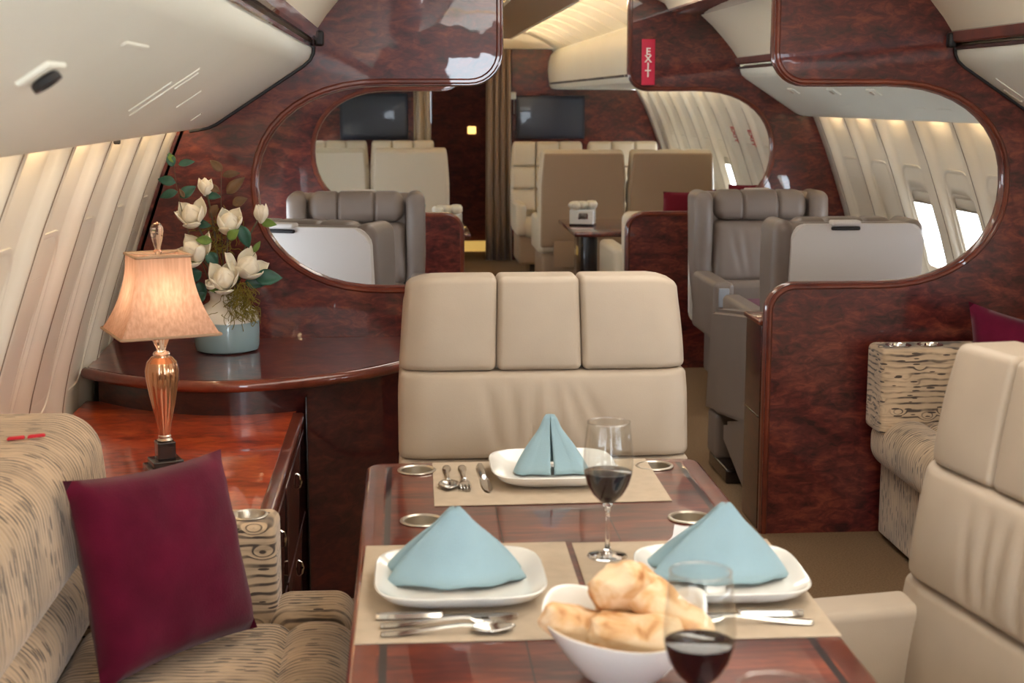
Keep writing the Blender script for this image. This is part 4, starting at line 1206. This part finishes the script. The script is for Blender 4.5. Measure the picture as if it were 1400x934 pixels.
# ------------------------------------------------------------------ sofas
def sofa_left():
    X0, Y_ = -1.30, 2.1
    t = thing('sofa', 'patterned tapestry sofa along the left wall, holding the near burgundy pillow', 'sofa', (X0, Y_, 0))
    A = lambda x: (x[0] - X0, x[1] - X0)
    B = lambda y: (y[0] - Y_, y[1] - Y_)
    bm = BM(); span(bm, A((-1.70, -.95)), B((.7, 3.16)), (.03, .30), .03, k=4); obj('base', bm, 'sofa_fabric', t)
    bm = BM(); span(bm, A((-1.46, -1.02)), B((.75, 2.985)), (.29, .455), .05, k=5, n=(6, 10, 2), puff=(0, 0, .012)); obj('seat_cushion', bm, 'sofa_fabric', t)
    bm = BM(); span(bm, A((-1.06, -.885)), B((.75, 2.99)), (.27, .462), .075, k=6, n=(3, 12, 2), puff=(0, 0, .010)); obj('front_roll', bm, 'sofa_fabric', t)
    bm = BM(); span(bm, A((-1.085, -.905)), B((3.0, 3.165)), (.28, .462), .045, k=5, n=(2, 2, 2)); obj('seat_end', bm, 'sofa_fabric', t)
    # back: lower and upper bolsters
    def lean(k): return lambda p: (p.x - k * p.z, p.y, p.z)
    bm = BM(); span(bm, A((-1.66, -1.43)), B((.72, 3.02)), (.42, .615), .085, k=6, n=(2, 10, 2), puff=(.012, 0, 0)); obj('lower_bolster', bm, 'sofa_fabric', t)
    bm = BM(); span(bm, A((-1.69, -1.425)), B((.72, 3.165)), (.60, .872), .075, k=6, n=(2, 10, 3), puff=(.012, 0, .0), fn=lean(.10)); obj('upper_bolster', bm, 'sofa_fabric', t)
    # arm at the far end
    bm = BM(); span(bm, A((-1.62, -1.066)), B((3.03, 3.175)), (.28, .640), .022, k=4, n=(4, 1, 3)); arm = obj('arm', bm, 'sofa_fabric_arm', t)
    h = at(339, 707, z=.64)
    cb = BM(); lathe(cb, [(0, .56), (.036, .56), (.036, .80), (0, .80)], 32, (h.x - X0, h.y - Y_ + .01, 0)); bpy.context.view_layer.update(); cut(arm, cb)
    arm.data.shade_smooth(); arm.data.set_sharp_from_angle(angle=R(40))
    bm = BM(); lathe(bm, [(0, .57), (.034, .57), (.0348, .638), (.041, .6408), (.0418, .6425), (.040, .644), (.035, .6445), (.0325, .641), (.032, .574), (0, .573)], 36, (h.x - X0, h.y - Y_ + .01, 0)); obj('cup_holder', bm, 'brushed', arm)
    for px, py in ((50, 600), (22, 603)):
        q = at(px, py, z=.872)
        bm = BM(); rbox(bm, (q.x - X0, q.y - Y_, .876), (.03, .012, .006), .0028, fn=lambda p: (p.x, p.y + p.x * .4, p.z + .004 * math.cos(p.x * 90))); k = obj('red_tab', bm, 'red_tab', t); k['label'] = 'small red fabric tab'
    return t
sofa_left()
def sofa_right():
    X0, Y_ = 1.25, 3.0
    t = thing('sofa', 'patterned tapestry sofa along the right wall behind the right dining chair', 'sofa', (X0, Y_, 0))
    A = lambda x: (x[0] - X0, x[1] - X0)
    B = lambda y: (y[0] - Y_, y[1] - Y_)
    bm = BM(); span(bm, A((.855, 1.70)), B((1.2, 4.93)), (.02, .31), .012, k=3); obj('base', bm, 'sofa_fabric', t)
    bm = BM(); span(bm, A((.805, .985)), B((1.22, 4.955)), (.265, .452), .08, k=6, n=(3, 12, 2)); obj('front_roll', bm, 'sofa_fabric', t)
    bm = BM(); span(bm, A((.93, 1.45)), B((1.22, 4.80)), (.28, .448), .05, k=5, n=(4, 10, 2), puff=(0, 0, .012)); obj('seat_cushion', bm, 'sofa_fabric', t)
    bm = BM(); span(bm, A((.797, 1.66)), B((4.765, 4.945)), (.40, .695), .022, k=4, n=(4, 1, 3)); arm = obj('arm', bm, 'sofa_fabric_arm', t)
    hs = [Vector((.875, 4.852)), Vector((.985, 4.852))]
    cb = BM()
    for h in hs: lathe(cb, [(0, .62), (.038, .62), (.038, .9), (0, .9)], 32, (h.x - X0, h.y - Y_, 0))
    bpy.context.view_layer.update(); cut(arm, cb); arm.data.shade_smooth(); arm.data.set_sharp_from_angle(angle=R(40))
    for h in hs:
        bm = BM(); lathe(bm, [(0, .63), (.036, .63), (.0368, .693), (.043, .6958), (.044, .6975), (.042, .699), (.037, .6995), (.0345, .696), (.034, .634), (0, .633)], 36, (h.x - X0, h.y - Y_, 0)); obj('cup_holder', bm, 'chrome', arm)
    bm = BM(); span(bm, A((1.42, 1.69)), B((1.2, 4.78)), (.40, .80), .07, k=5, n=(2, 8, 3), fn=lambda p: (p.x + .12 * p.z, p.y, p.z)); obj('back_cushion', bm, 'sofa_fabric', t)
    return t
sofa_right()

# pillows
def pillow(name, mat, label, corners, thick, n=18, group=None, cat='pillow'):
    """a square cushion through its four corners (bottom left, bottom right, top right, top left)"""
    bl, br, tr, tl = [Vector(c) for c in corners]
    c = (bl + br + tr + tl) / 4
    nrm = ((br - bl).cross(tl - bl)).normalized()
    bm = BM()
    for sg in (1, -1):
        g = []
        for i in range(n + 1):
            u = -1 + 2 * i / n; row = []
            for j in range(n + 1):
                v = -1 + 2 * j / n
                uu = u * (1 - .09 * (1 - v * v)); vv = v * (1 - .07 * (1 - u * u))
                a, b = (uu + 1) / 2, (vv + 1) / 2
                p = bl.lerp(br, a).lerp(tl.lerp(tr, a), b)
                k = max(0, (1 - u * u) * (1 - v * v))
                w = noise.noise(Vector((u * 2.2, v * 2.2, thick * 50 + sg))) * .14 + noise.noise(Vector((u * 5, v * 5, sg * 3.3))) * .10 * (.4 + max(abs(u), abs(v)))
                h = thick * (k ** .36) * (1 + w) 
                row.append(p + nrm * (sg * h) - c)
            g.append(row)
        sheet(bm, g)
    bmesh.ops.remove_doubles(bm, verts=bm.verts, dist=2e-4)
    o = obj(name, bm, mat, loc=c, angle=70); tag(o, label, cat, group); return o
pl = [at(137, 948, z=.475), at(352, 858, z=.475), None, None]
pl[2] = at(302, 614, y=pl[1].y + .085); pl[3] = at(85, 658, y=pl[0].y + .10)
pillow('throw_pillow', 'velvet', 'burgundy velvet pillow leaning on the left sofa in the foreground', pl, .072, group='burgundy velvet pillows')
pillow('throw_pillow', 'velvet', 'burgundy velvet pillow standing on the right sofa, half hidden by the cream chair',
       [at(1325, 560, y=4.62), at(1475, 590, y=4.50), at(1470, 452, y=4.60), at(1324, 412, y=4.70)], .05, group='burgundy velvet pillows')

# ------------------------------------------------------------------ grey club seats of the middle cabin
def club_seat(label, loc, rz):
    t = thing('club_seat', label, 'seat', loc, rz, 'grey leather club seats')
    REC = .12
    def rec(zc): return lambda p: (p.x, p.y + (p.z + zc - .75) * REC, p.z)
    bm = BM(); rbox(bm, (0, .36, .72), (.60, .16, .66), .05, k=4, n=(4, 1, 4), fn=rec(.72)); obj('back_shell', bm, 'leather_gray', t)
    bm = BM(); prism(bm, [(x - .03, z) for x, z in rrect(.30, .36, 1.047, .06)], .425, .462); bmesh.ops.bevel(bm, geom=[e for e in bm.edges if abs(e.verts[0].co.y - e.verts[1].co.y) < 1e-6], offset=.010, segments=3, affect='EDGES')
    for v in bm.verts: v.co.y += (v.co.z - .75) * REC * .7
    pan = obj('back_panel', bm, 'leather_pale', t); pan['label'] = 'pale back panel'
    bm = BM(); rbox(bm, (.03, .476, 1.048), (.13, .06, .020), .009, k=3, fn=lambda p: (p.x, p.y, p.z + .02 * (p.x / .085) ** 2 * .4)); obj('pull_flap', bm, 'leather_pale', pan)
    bm = BM(); rbox(bm, (.03, .490, 1.031), (.13, .018, .014), .006, k=3); obj('pull_recess', bm, 'black_rubber', pan)
    def fh(p):
        g = sum(math.exp(-((p.x - c) / .007) ** 2) for c in (-.09, .09))
        return (p.x, p.y + (p.z + .988 - .75) * REC + (.014 * g if p.y < 0 else 0), p.z - (.010 * g if p.z > .03 else 0))
    bm = BM(); rbox(bm, (0, .295, .988), (.474, .17, .150), .055, k=6, n=(60, 2, 2), fn=fh); obj('headrest_roll', bm, 'leather_gray', t)
    def fw(p):
        z = p.z + .755
        d = 0
        for cx, sl in ((-.13, -.25), (-.08, -.12), (.09, .2), (.14, .3)):
            q = (p.x - cx - sl * (z - .76)) / .016; d += .008 * math.exp(-q * q) * (1 - abs(p.z) / .17)
        return (p.x, p.y + (z - .75) * REC + (d if p.y < 0 else 0), p.z)
    bm = BM(); rbox(bm, (0, .29, .755), (.49, .14, .315), .045, k=4, n=(40, 1, 8), puff=(0, .015, 0), fn=fw); obj('back_cushion', bm, 'leather_gray', t)
    bm = BM(); rbox(bm, (0, .25, .54), (.49, .16, .15), .04, k=4, n=(4, 1, 2), puff=(0, .01, 0)); obj('lumbar_cushion', bm, 'leather_gray', t)
    for s in (-1, 1):
        def fs(p, s=s):
            z = p.z + .755
            k = sstep(.45, .75, z)
            return (p.x - s * .02 * (1 - k), p.y + (z - .75) * REC + .05 * (1 - sstep(.6, .95, z)) * (1 if p.y < 0 else 0), p.z)
        bm = BM(); rbox(bm, (s * .295, .31, .755), (.095, .26, .61), .045, k=5, n=(1, 2, 8), fn=fs); obj('side_wing', bm, 'leather_gray', t)
        bm = BM(); rbox(bm, (s * .315, -.10, .53), (.10, .52, .28), .025, k=4, n=(1, 3, 2)); a = obj('armrest', bm, 'leather_gray', t)
        bm = BM(); rbox(bm, (s * .315, -.358, .60), (.05, .012, .09), .004); obj('outlet_plate', bm, 'outlet_gray', a)
    bm = BM(); rbox(bm, (0, -.12, .41), (.52, .60, .16), .06, k=5, n=(4, 4, 2), puff=(0, 0, .012)); obj('seat_cushion', bm, 'leather_gray', t)
    bm = BM(); rbox(bm, (0, -.02, .25), (.56, .58, .22), .03, k=3); obj('seat_frame', bm, 'leather_gray', t)
    bm = BM(); rbox(bm, (0, .02, .075), (.34, .40, .15), .02); obj('base', bm, 'black_lacquer', t)
    return t
seat_br = club_seat('grey leather club seat facing the camera through the right oval', (1.015, 7.16, 0), 0)
dup(seat_br, (-1.025, 7.16, 0), 0, 'grey leather club seat facing the camera through the left oval')
k = dup(seat_br, (.92, 6.05, 0), R(180), 'club seat with pale back turned to the camera behind the right oval')
k.scale = (.86, 1, 1)
dup(seat_br, (-1.07, 6.05, 0), R(180 - 19), 'club seat with pale back turned to the camera behind the flowers on the left')
# armrest panel swung out into the aisle
t = thing('side_console', 'grey leather side console standing in the aisle behind the right partition', 'console', (.530, 5.66, 0))
bm = BM(); prism(bm, [(-.355, .32), (.44, .215), (.36, .66), (-.355, .745)], -.055, .055, axis=0)
bmesh.ops.bevel(bm, geom=bm.edges[:], offset=.018, segments=3, affect='EDGES'); obj('body', bm, 'leather_gray', t)
bm = BM(); prism(bm, [(-.30, .04), (.10, .16), (.10, .24), (-.30, .33)], -.05, .05, axis=0); bmesh.ops.bevel(bm, geom=bm.edges[:], offset=.015, segments=2, affect='EDGES'); obj('support', bm, 'leather_gray', t)
bm = BM(); span(bm, (-.05, .05), (.02, .36), (.0, .06), .01); obj('foot', bm, 'black_lacquer', t)
bm = BM(); span(bm, (-.05, .05), (.22, .40), (.05, .24), .02); obj('leg', bm, 'leather_gray', t)
# low cabinet behind the right partition
t = thing('side_cabinet', 'narrow wood cabinet against the aisle end of the right partition', 'cabinet', (.75, 5.18, 0))
bm = BM(); span(bm, (-.295, .30), (-.12, .11), (.0, .735), .004); obj('body', bm, 'wood_dark', t)
bm = BM(); span(bm, (-.305, .30), (-.122, .115), (.736, .755), .006); obj('top', bm, 'wood_solid', t)
bm = BM(); span(bm, (-.298, -.293), (-.115, .105), (.405, .41), .001); obj('door_gap', bm, 'black_lacquer', t)
# blanket on the right rear club seat
bm = BM(); rbox(bm, (0, 0, 0), (.46, .34, .035), .017, k=3, n=(10, 8, 1), fn=lambda p: (p.x, p.y, p.z + .006 * noise.noise(p * 14)))
tag(obj('folded_blanket', bm, 'velvet', loc=(1.02, 6.98, .532)), 'folded burgundy blanket on the seat of the right grey club seat', 'blanket')

# ------------------------------------------------------------------ cream seats of the rear cabin
def cabin_seat(label, loc, rz, w=.63):
    t = thing('cabin_seat', label, 'seat', loc, rz, 'cream leather seats of the rear cabin')
    def rec(zc): return lambda p: (p.x * (1 - .06 * sstep(.85, 1.15, p.z + zc)), p.y + (p.z + zc - .75) * .10, p.z)
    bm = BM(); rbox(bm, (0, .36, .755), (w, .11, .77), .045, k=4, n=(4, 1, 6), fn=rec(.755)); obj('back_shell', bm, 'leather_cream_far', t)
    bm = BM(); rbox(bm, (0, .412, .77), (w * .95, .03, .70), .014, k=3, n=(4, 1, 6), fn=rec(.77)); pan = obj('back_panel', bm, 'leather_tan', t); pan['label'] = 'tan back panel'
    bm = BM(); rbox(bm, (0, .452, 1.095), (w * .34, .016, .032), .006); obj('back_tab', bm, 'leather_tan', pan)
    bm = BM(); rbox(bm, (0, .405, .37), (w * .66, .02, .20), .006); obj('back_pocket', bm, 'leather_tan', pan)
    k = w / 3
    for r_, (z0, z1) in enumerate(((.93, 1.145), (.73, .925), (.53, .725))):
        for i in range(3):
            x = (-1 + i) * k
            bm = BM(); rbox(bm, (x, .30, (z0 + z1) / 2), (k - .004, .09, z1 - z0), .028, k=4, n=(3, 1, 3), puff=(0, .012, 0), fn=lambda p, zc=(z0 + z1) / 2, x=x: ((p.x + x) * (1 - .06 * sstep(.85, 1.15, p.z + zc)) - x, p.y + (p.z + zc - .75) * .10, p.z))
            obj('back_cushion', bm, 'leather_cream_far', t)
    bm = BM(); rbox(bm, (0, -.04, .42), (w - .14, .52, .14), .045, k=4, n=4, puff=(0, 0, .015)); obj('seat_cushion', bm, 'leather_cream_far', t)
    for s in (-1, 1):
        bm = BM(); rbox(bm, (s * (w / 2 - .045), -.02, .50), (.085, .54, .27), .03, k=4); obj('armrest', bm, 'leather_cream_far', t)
    bm = BM(); rbox(bm, (0, .06, .24), (w * .92, .58, .26), .03); obj('seat_frame', bm, 'leather_tan', t)
    bm = BM(); rbox(bm, (0, .06, .06), (w * .6, .42, .12), .015); obj('base', bm, 'black_lacquer', t)
    return t
s0 = cabin_seat('cream seat with tan back to the camera, right of the aisle by the table', (.540, 11.42, 0), R(180), .655)
dup(s0, (1.205, 11.42, 0), R(180), 'cream seat with tan back to the camera, nearest the right rear windows')
SL = []
SL.append(dup(s0, (-.735, 11.95, 0), R(180), 'cream seat with back to the camera, left of the aisle near the curtain'))
SL.append(dup(s0, (-1.36, 11.95, 0), R(180), 'cream seat with back to the camera, at the far left edge of the left oval'))
dup(s0, (.490, 12.9, 0), 0, 'cream seat facing the camera below the right television, next to the curtain')
dup(s0, (1.165, 12.9, 0), 0, 'cream seat facing the camera by the rear right window')
SL.append(dup(s0, (-.79, 13.35, 0), 0, 'cream seat facing the camera below the left television, aisle side'))
SL.append(dup(s0, (-1.40, 13.35, 0), 0, 'cream seat facing the camera below the left television, window side'))
lit_back = None  # left backs recoloured paler to show the stronger light on them
for k in SL:
    k.scale = (.92, 1, 1)
    for c in k.children:
        if c.name.startswith('back_panel'):
            if lit_back is None: lit_back = c.data.copy(); lit_back.materials.clear(); lit_back.materials.append(M['leather_cream_far'])
            c.data = lit_back; c['label'] = 'back panel coloured paler for the light on it'
# cream benches backed against the rear partitions
def bench(label, loc, mirror):
    t = thing('bench_seat', label, 'bench', loc, 0, 'cream benches behind the second partition')
    m = mirror
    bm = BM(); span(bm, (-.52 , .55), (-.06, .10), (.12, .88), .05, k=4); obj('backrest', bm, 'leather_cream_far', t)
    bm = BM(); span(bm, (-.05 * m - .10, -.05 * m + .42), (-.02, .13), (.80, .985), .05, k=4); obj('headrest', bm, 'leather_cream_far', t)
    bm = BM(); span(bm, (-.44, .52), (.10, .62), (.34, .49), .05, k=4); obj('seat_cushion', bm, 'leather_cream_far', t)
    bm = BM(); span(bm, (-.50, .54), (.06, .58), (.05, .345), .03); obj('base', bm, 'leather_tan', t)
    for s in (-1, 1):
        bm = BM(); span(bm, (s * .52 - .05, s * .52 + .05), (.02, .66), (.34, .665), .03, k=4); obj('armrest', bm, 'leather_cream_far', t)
    return t
bench('cream bench behind the second partition on the right, its arm showing at the aisle', (.985, 8.45, 0), -1)
bench('cream bench behind the second partition on the left', (-1.05, 8.45, 0), 1)
q = [at(898, 300, y=8.70), at(962, 300, y=8.74), at(958, 266, y=8.66), at(903, 262, y=8.62)]
for v in q: v.z += 0
pillow('throw_pillow', 'velvet_red', 'dark red pillow showing above the low panel beside the right grey club seat', [(q[0].x, 8.70, .70), (q[1].x + .06, 8.72, .70), (q[1].x + .05, 8.63, .995), (q[0].x + .02, 8.61, .985)], .05, group='dark red pillows on the rear bench')
pillow('throw_pillow', 'velvet_red', 'dark red pillow showing behind the top of the right grey club seat', [(1.10, 8.70, .72), (1.42, 8.70, .72), (1.41, 8.62, 1.035), (1.11, 8.62, 1.025)], .05, group='dark red pillows on the rear bench')
p = at(575, 283, y=8.62)
pillow('throw_pillow', 'teal', 'teal pillow whose corner shows above the low left panel by the flowers', [(p.x - .27, 8.70, .60), (p.x + .04, 8.72, .60), (p.x + .03, 8.64, .915), (p.x - .17, 8.60, .955)], .05)

# rear tables with flowers
def rear_table(label, loc, s):
    t = thing('side_table', label, 'table', loc, 0, 'wood tables of the rear cabin')
    bm = BM(); span(bm, (-.55, .55), (-.50, .50), (.672, .705), .012, k=3); obj('tabletop', bm, 'wood_burl', t)
    bm = BM(); span(bm, (-.055 - s * .42, .055 - s * .42), (-.20, .20), (.02, .672), .02); obj('leg', bm, 'black_lacquer', t)
    bm = BM(); span(bm, (-.10 - s * .42, .10 - s * .42), (-.26, .26), (.0, .03), .01); obj('foot', bm, 'black_lacquer', t)
    return t
rear_table('dark wood table right of the aisle with white flowers on it', (.815, 9.63, 0), 1)
rear_table('dark wood table left of the aisle, its corner showing past the low panel', (-.93, 9.58, 0), -1)
def rose_box(px, py, y, z, tlabel, rlabel, s=1.0):
    p = at(px, py, y=y)
    t = thing('square_vase', tlabel, 'vase', (p.x, y, z), R(-15))
    bm = BM(); span(bm, (-.078, .078), (-.078, .078), (0, .105), .008); obj('vase_body', bm, 'ceramic', t)
    bm = BM(); span(bm, (-.0795, .0795), (-.0795, .0795), (.0, .014), .003); obj('dark_band', bm, 'black_lacquer', t)
    bm = BM(); span(bm, (-.02, .045), (-.081, -.079), (.045, .085), .0008); obj('shiny_label', bm, 'chrome', t)
    r = thing('rose_bunch', rlabel, 'flowers', (p.x, y, z + .10), R(-15))
    for i in range(9):
        a = i * 2.4; rr = 0 if i == 0 else .055 + .02 * (i % 2)
        bm = BM(); c = Vector((rr * math.cos(a), rr * math.sin(a), .03 - .012 * (i > 0) + .008 * (i % 3)))
        def mod(al, zz, i=i): return 1 + .12 * math.sin(5 * al + i) + .06 * math.sin(11 * al + 2 * i)
        lathe(bm, [(0, -.025), (.022, -.02), (.036, -.002), (.036, .012), (.026, .026), (.018, .022), (.012, .028), (0, .024)], 22, c, mod); obj('rose', bm, 'petal', r, angle=180)
    return t
rose_box(797, 300, 9.62, .706, 'white square vase on the dark wood table right of the aisle', 'bunch of cream roses on the right rear table')
rose_box(612, 300, 9.30, .706, 'white square vase on the left rear table, hidden behind the low panel', 'bunch of white roses showing above the low left panel')

# televisions and curtains at the rear wall
def tv(a, b, y, label):
    p0, p1 = at(*a, y=y), at(*b, y=y); cx, cz = (p0.x + p1.x) / 2, (p0.z + p1.z) / 2; w, h = abs(p1.x - p0.x), abs(p0.z - p1.z)
    t = thing('television', label, 'television', (cx, y, cz), 0, 'wall televisions in the rear cabin')
    bm = BM(); span(bm, (-w / 2, w / 2), (0, .05), (-h / 2, h / 2), .01); obj('bezel', bm, 'screen_bezel', t)
    bm = BM(); span(bm, (-w / 2 + .025, w / 2 - .025), (-.003, .01), (-h / 2 + .03, h / 2 - .025), .002); obj('screen', bm, 'screen', t)
    return t
tv((706, 131), (799, 190), YE - .055, 'dark television on the rear wall right of the curtain')
tv((464, 128), (558, 191), YE - .055, 'dark television on the rear wall seen through the left oval')
def drape(name, x0, x1, y, z1, mat, label, folds=4):
    n = folds * 8; g = []
    for z in (0.012, .4, .8, 1.2, 1.6, z1):
        row = []
        for i in range(n + 1):
            u = i / n; sp = 1 + .10 * (1 - z / z1)
            row.append((lerp(x0, x1, u) * 1 + (u - .5) * (sp - 1) * (x1 - x0), y + .035 * math.sin(u * folds * 2 * math.pi + .4 * math.sin(z * 2)), z))
        g.append(row)
    bm = BM(); sheet(bm, g); o = obj(name, bm, mat, angle=180); solidify(o, .004, 0); tag(o, label, 'curtain', 'curtains at the rear doorway'); return o
drape('curtain', -.01, .215, YE - .14, 1.97, 'curtain', 'long brown curtain gathered at the right of the rear doorway', 4)
a0 = at(566, 150, y=YE - .10); a1 = at(588, 150, y=YE - .10)
drape('curtain', a0.x, a1.x, YE - .10, 1.60, 'curtain_light', 'pale curtain beside the left television', 2)
q = at(701, 131, y=YE - .03); bm = BM(); rbox(bm, (q.x, YE - .03, q.z), (.06, .05, .07), .01); tag(obj('wall_sensor', bm, 'cream_panel'), 'small white box on the rear wall between curtain and television', 'wall box')
q = at(698, 150, y=YE - .03); bm = BM(); tube(bm, [(q.x + .035, YE - .012, q.z - .04), (q.x + .035, YE - .012, q.z + .10)], .006, 8); tag(obj('door_handle', bm, 'brushed'), 'thin metal handle beside the rear doorway', 'handle')

# exit sign on the second partition
sx = at(886, 85, y=YB2)
sign = thing('exit_sign', 'upright red exit sign on the wood panel at the top right of the aisle', 'sign', (sx.x, YB2 - .001, sx.z))
bm = BM(); span(bm, (-.037, .037), (-.014, 0), (-.125, .125), .003); obj('sign_plate', bm, 'exit_red', sign)
for k, ch in enumerate('EXIT'):
    text('sign_letter', ch, .054, 'letter_white', sign, (-.002, -.0148, .056 - .040 * k), (R(90), 0, 0), .0006, .0012)
# exit decals on the rear side wall
for px, py in ((1010, 184), (1034, 189)):
    p = None
    for i in range(400):
        z = 1.0 + i * .0015; q = at(px, py, z=z) if False else at(px, py, x=wx(z) + .018)
        if abs(q.z - z) < .004: p = q; break
    if p is None: continue
    dp = .03 if any(abs(p.y - c) < hb - .012 for c, hb, op in R3) else -.004
    d = thing('exit_decal', 'small red exit lettering on the rear right side wall, %s one' % ('left' if px < 1020 else 'right'), 'decal', (wx(p.z) + dp - .009, p.y, p.z), group='red exit decals on the rear side wall')
    tx = text('decal_text', 'EXIT', .072, 'letter_red', d, (0, 0, 0), (0, 0, 0), .001, .001); tx.scale = (.85, 1.9, 1)
    sl = (wx(p.z - .05) - wx(p.z + .05)) / .1
    xa = Vector((sl, 0, -1)).normalized(); za = Vector((-1, 0, -sl)).normalized(); ya = za.cross(xa)
    tx.rotation_euler = Matrix((xa, ya, za)).transposed().to_euler()

# ------------------------------------------------------------------ world, camera, view
w = bpy.data.worlds.new('daylight'); scn.world = w; w.use_nodes = True
bg = w.node_tree.nodes['Background']; bg.inputs[0].default_value = (.80, .90, 1.0, 1); bg.inputs[1].default_value = 11.0

cd = bpy.data.cameras.new('camera'); cam = bpy.data.objects.new('camera', cd); col.objects.link(cam)
cd.sensor_width = 36; cd.sensor_fit = 'HORIZONTAL'; cd.lens = F * 36 / 1400
cam.matrix_world = Matrix.Translation(CAM) @ Matrix((RT, UP, -FW)).transposed().to_4x4()
cd.dof.use_dof = True; cd.dof.focus_distance = 4.3; cd.dof.aperture_fstop = 6.3
cd.clip_start = .05
scn.camera = cam
scn.view_settings.view_transform = 'Standard'; scn.view_settings.look = 'None'; scn.view_settings.gamma = 1
scn.view_settings.use_curve_mapping = False
scn.view_settings.exposure = 0.6
scn.cycles.use_denoising = True
scn.cycles.caustics_reflective = False; scn.cycles.caustics_refractive = False
scn.cycles.sample_clamp_indirect = 6
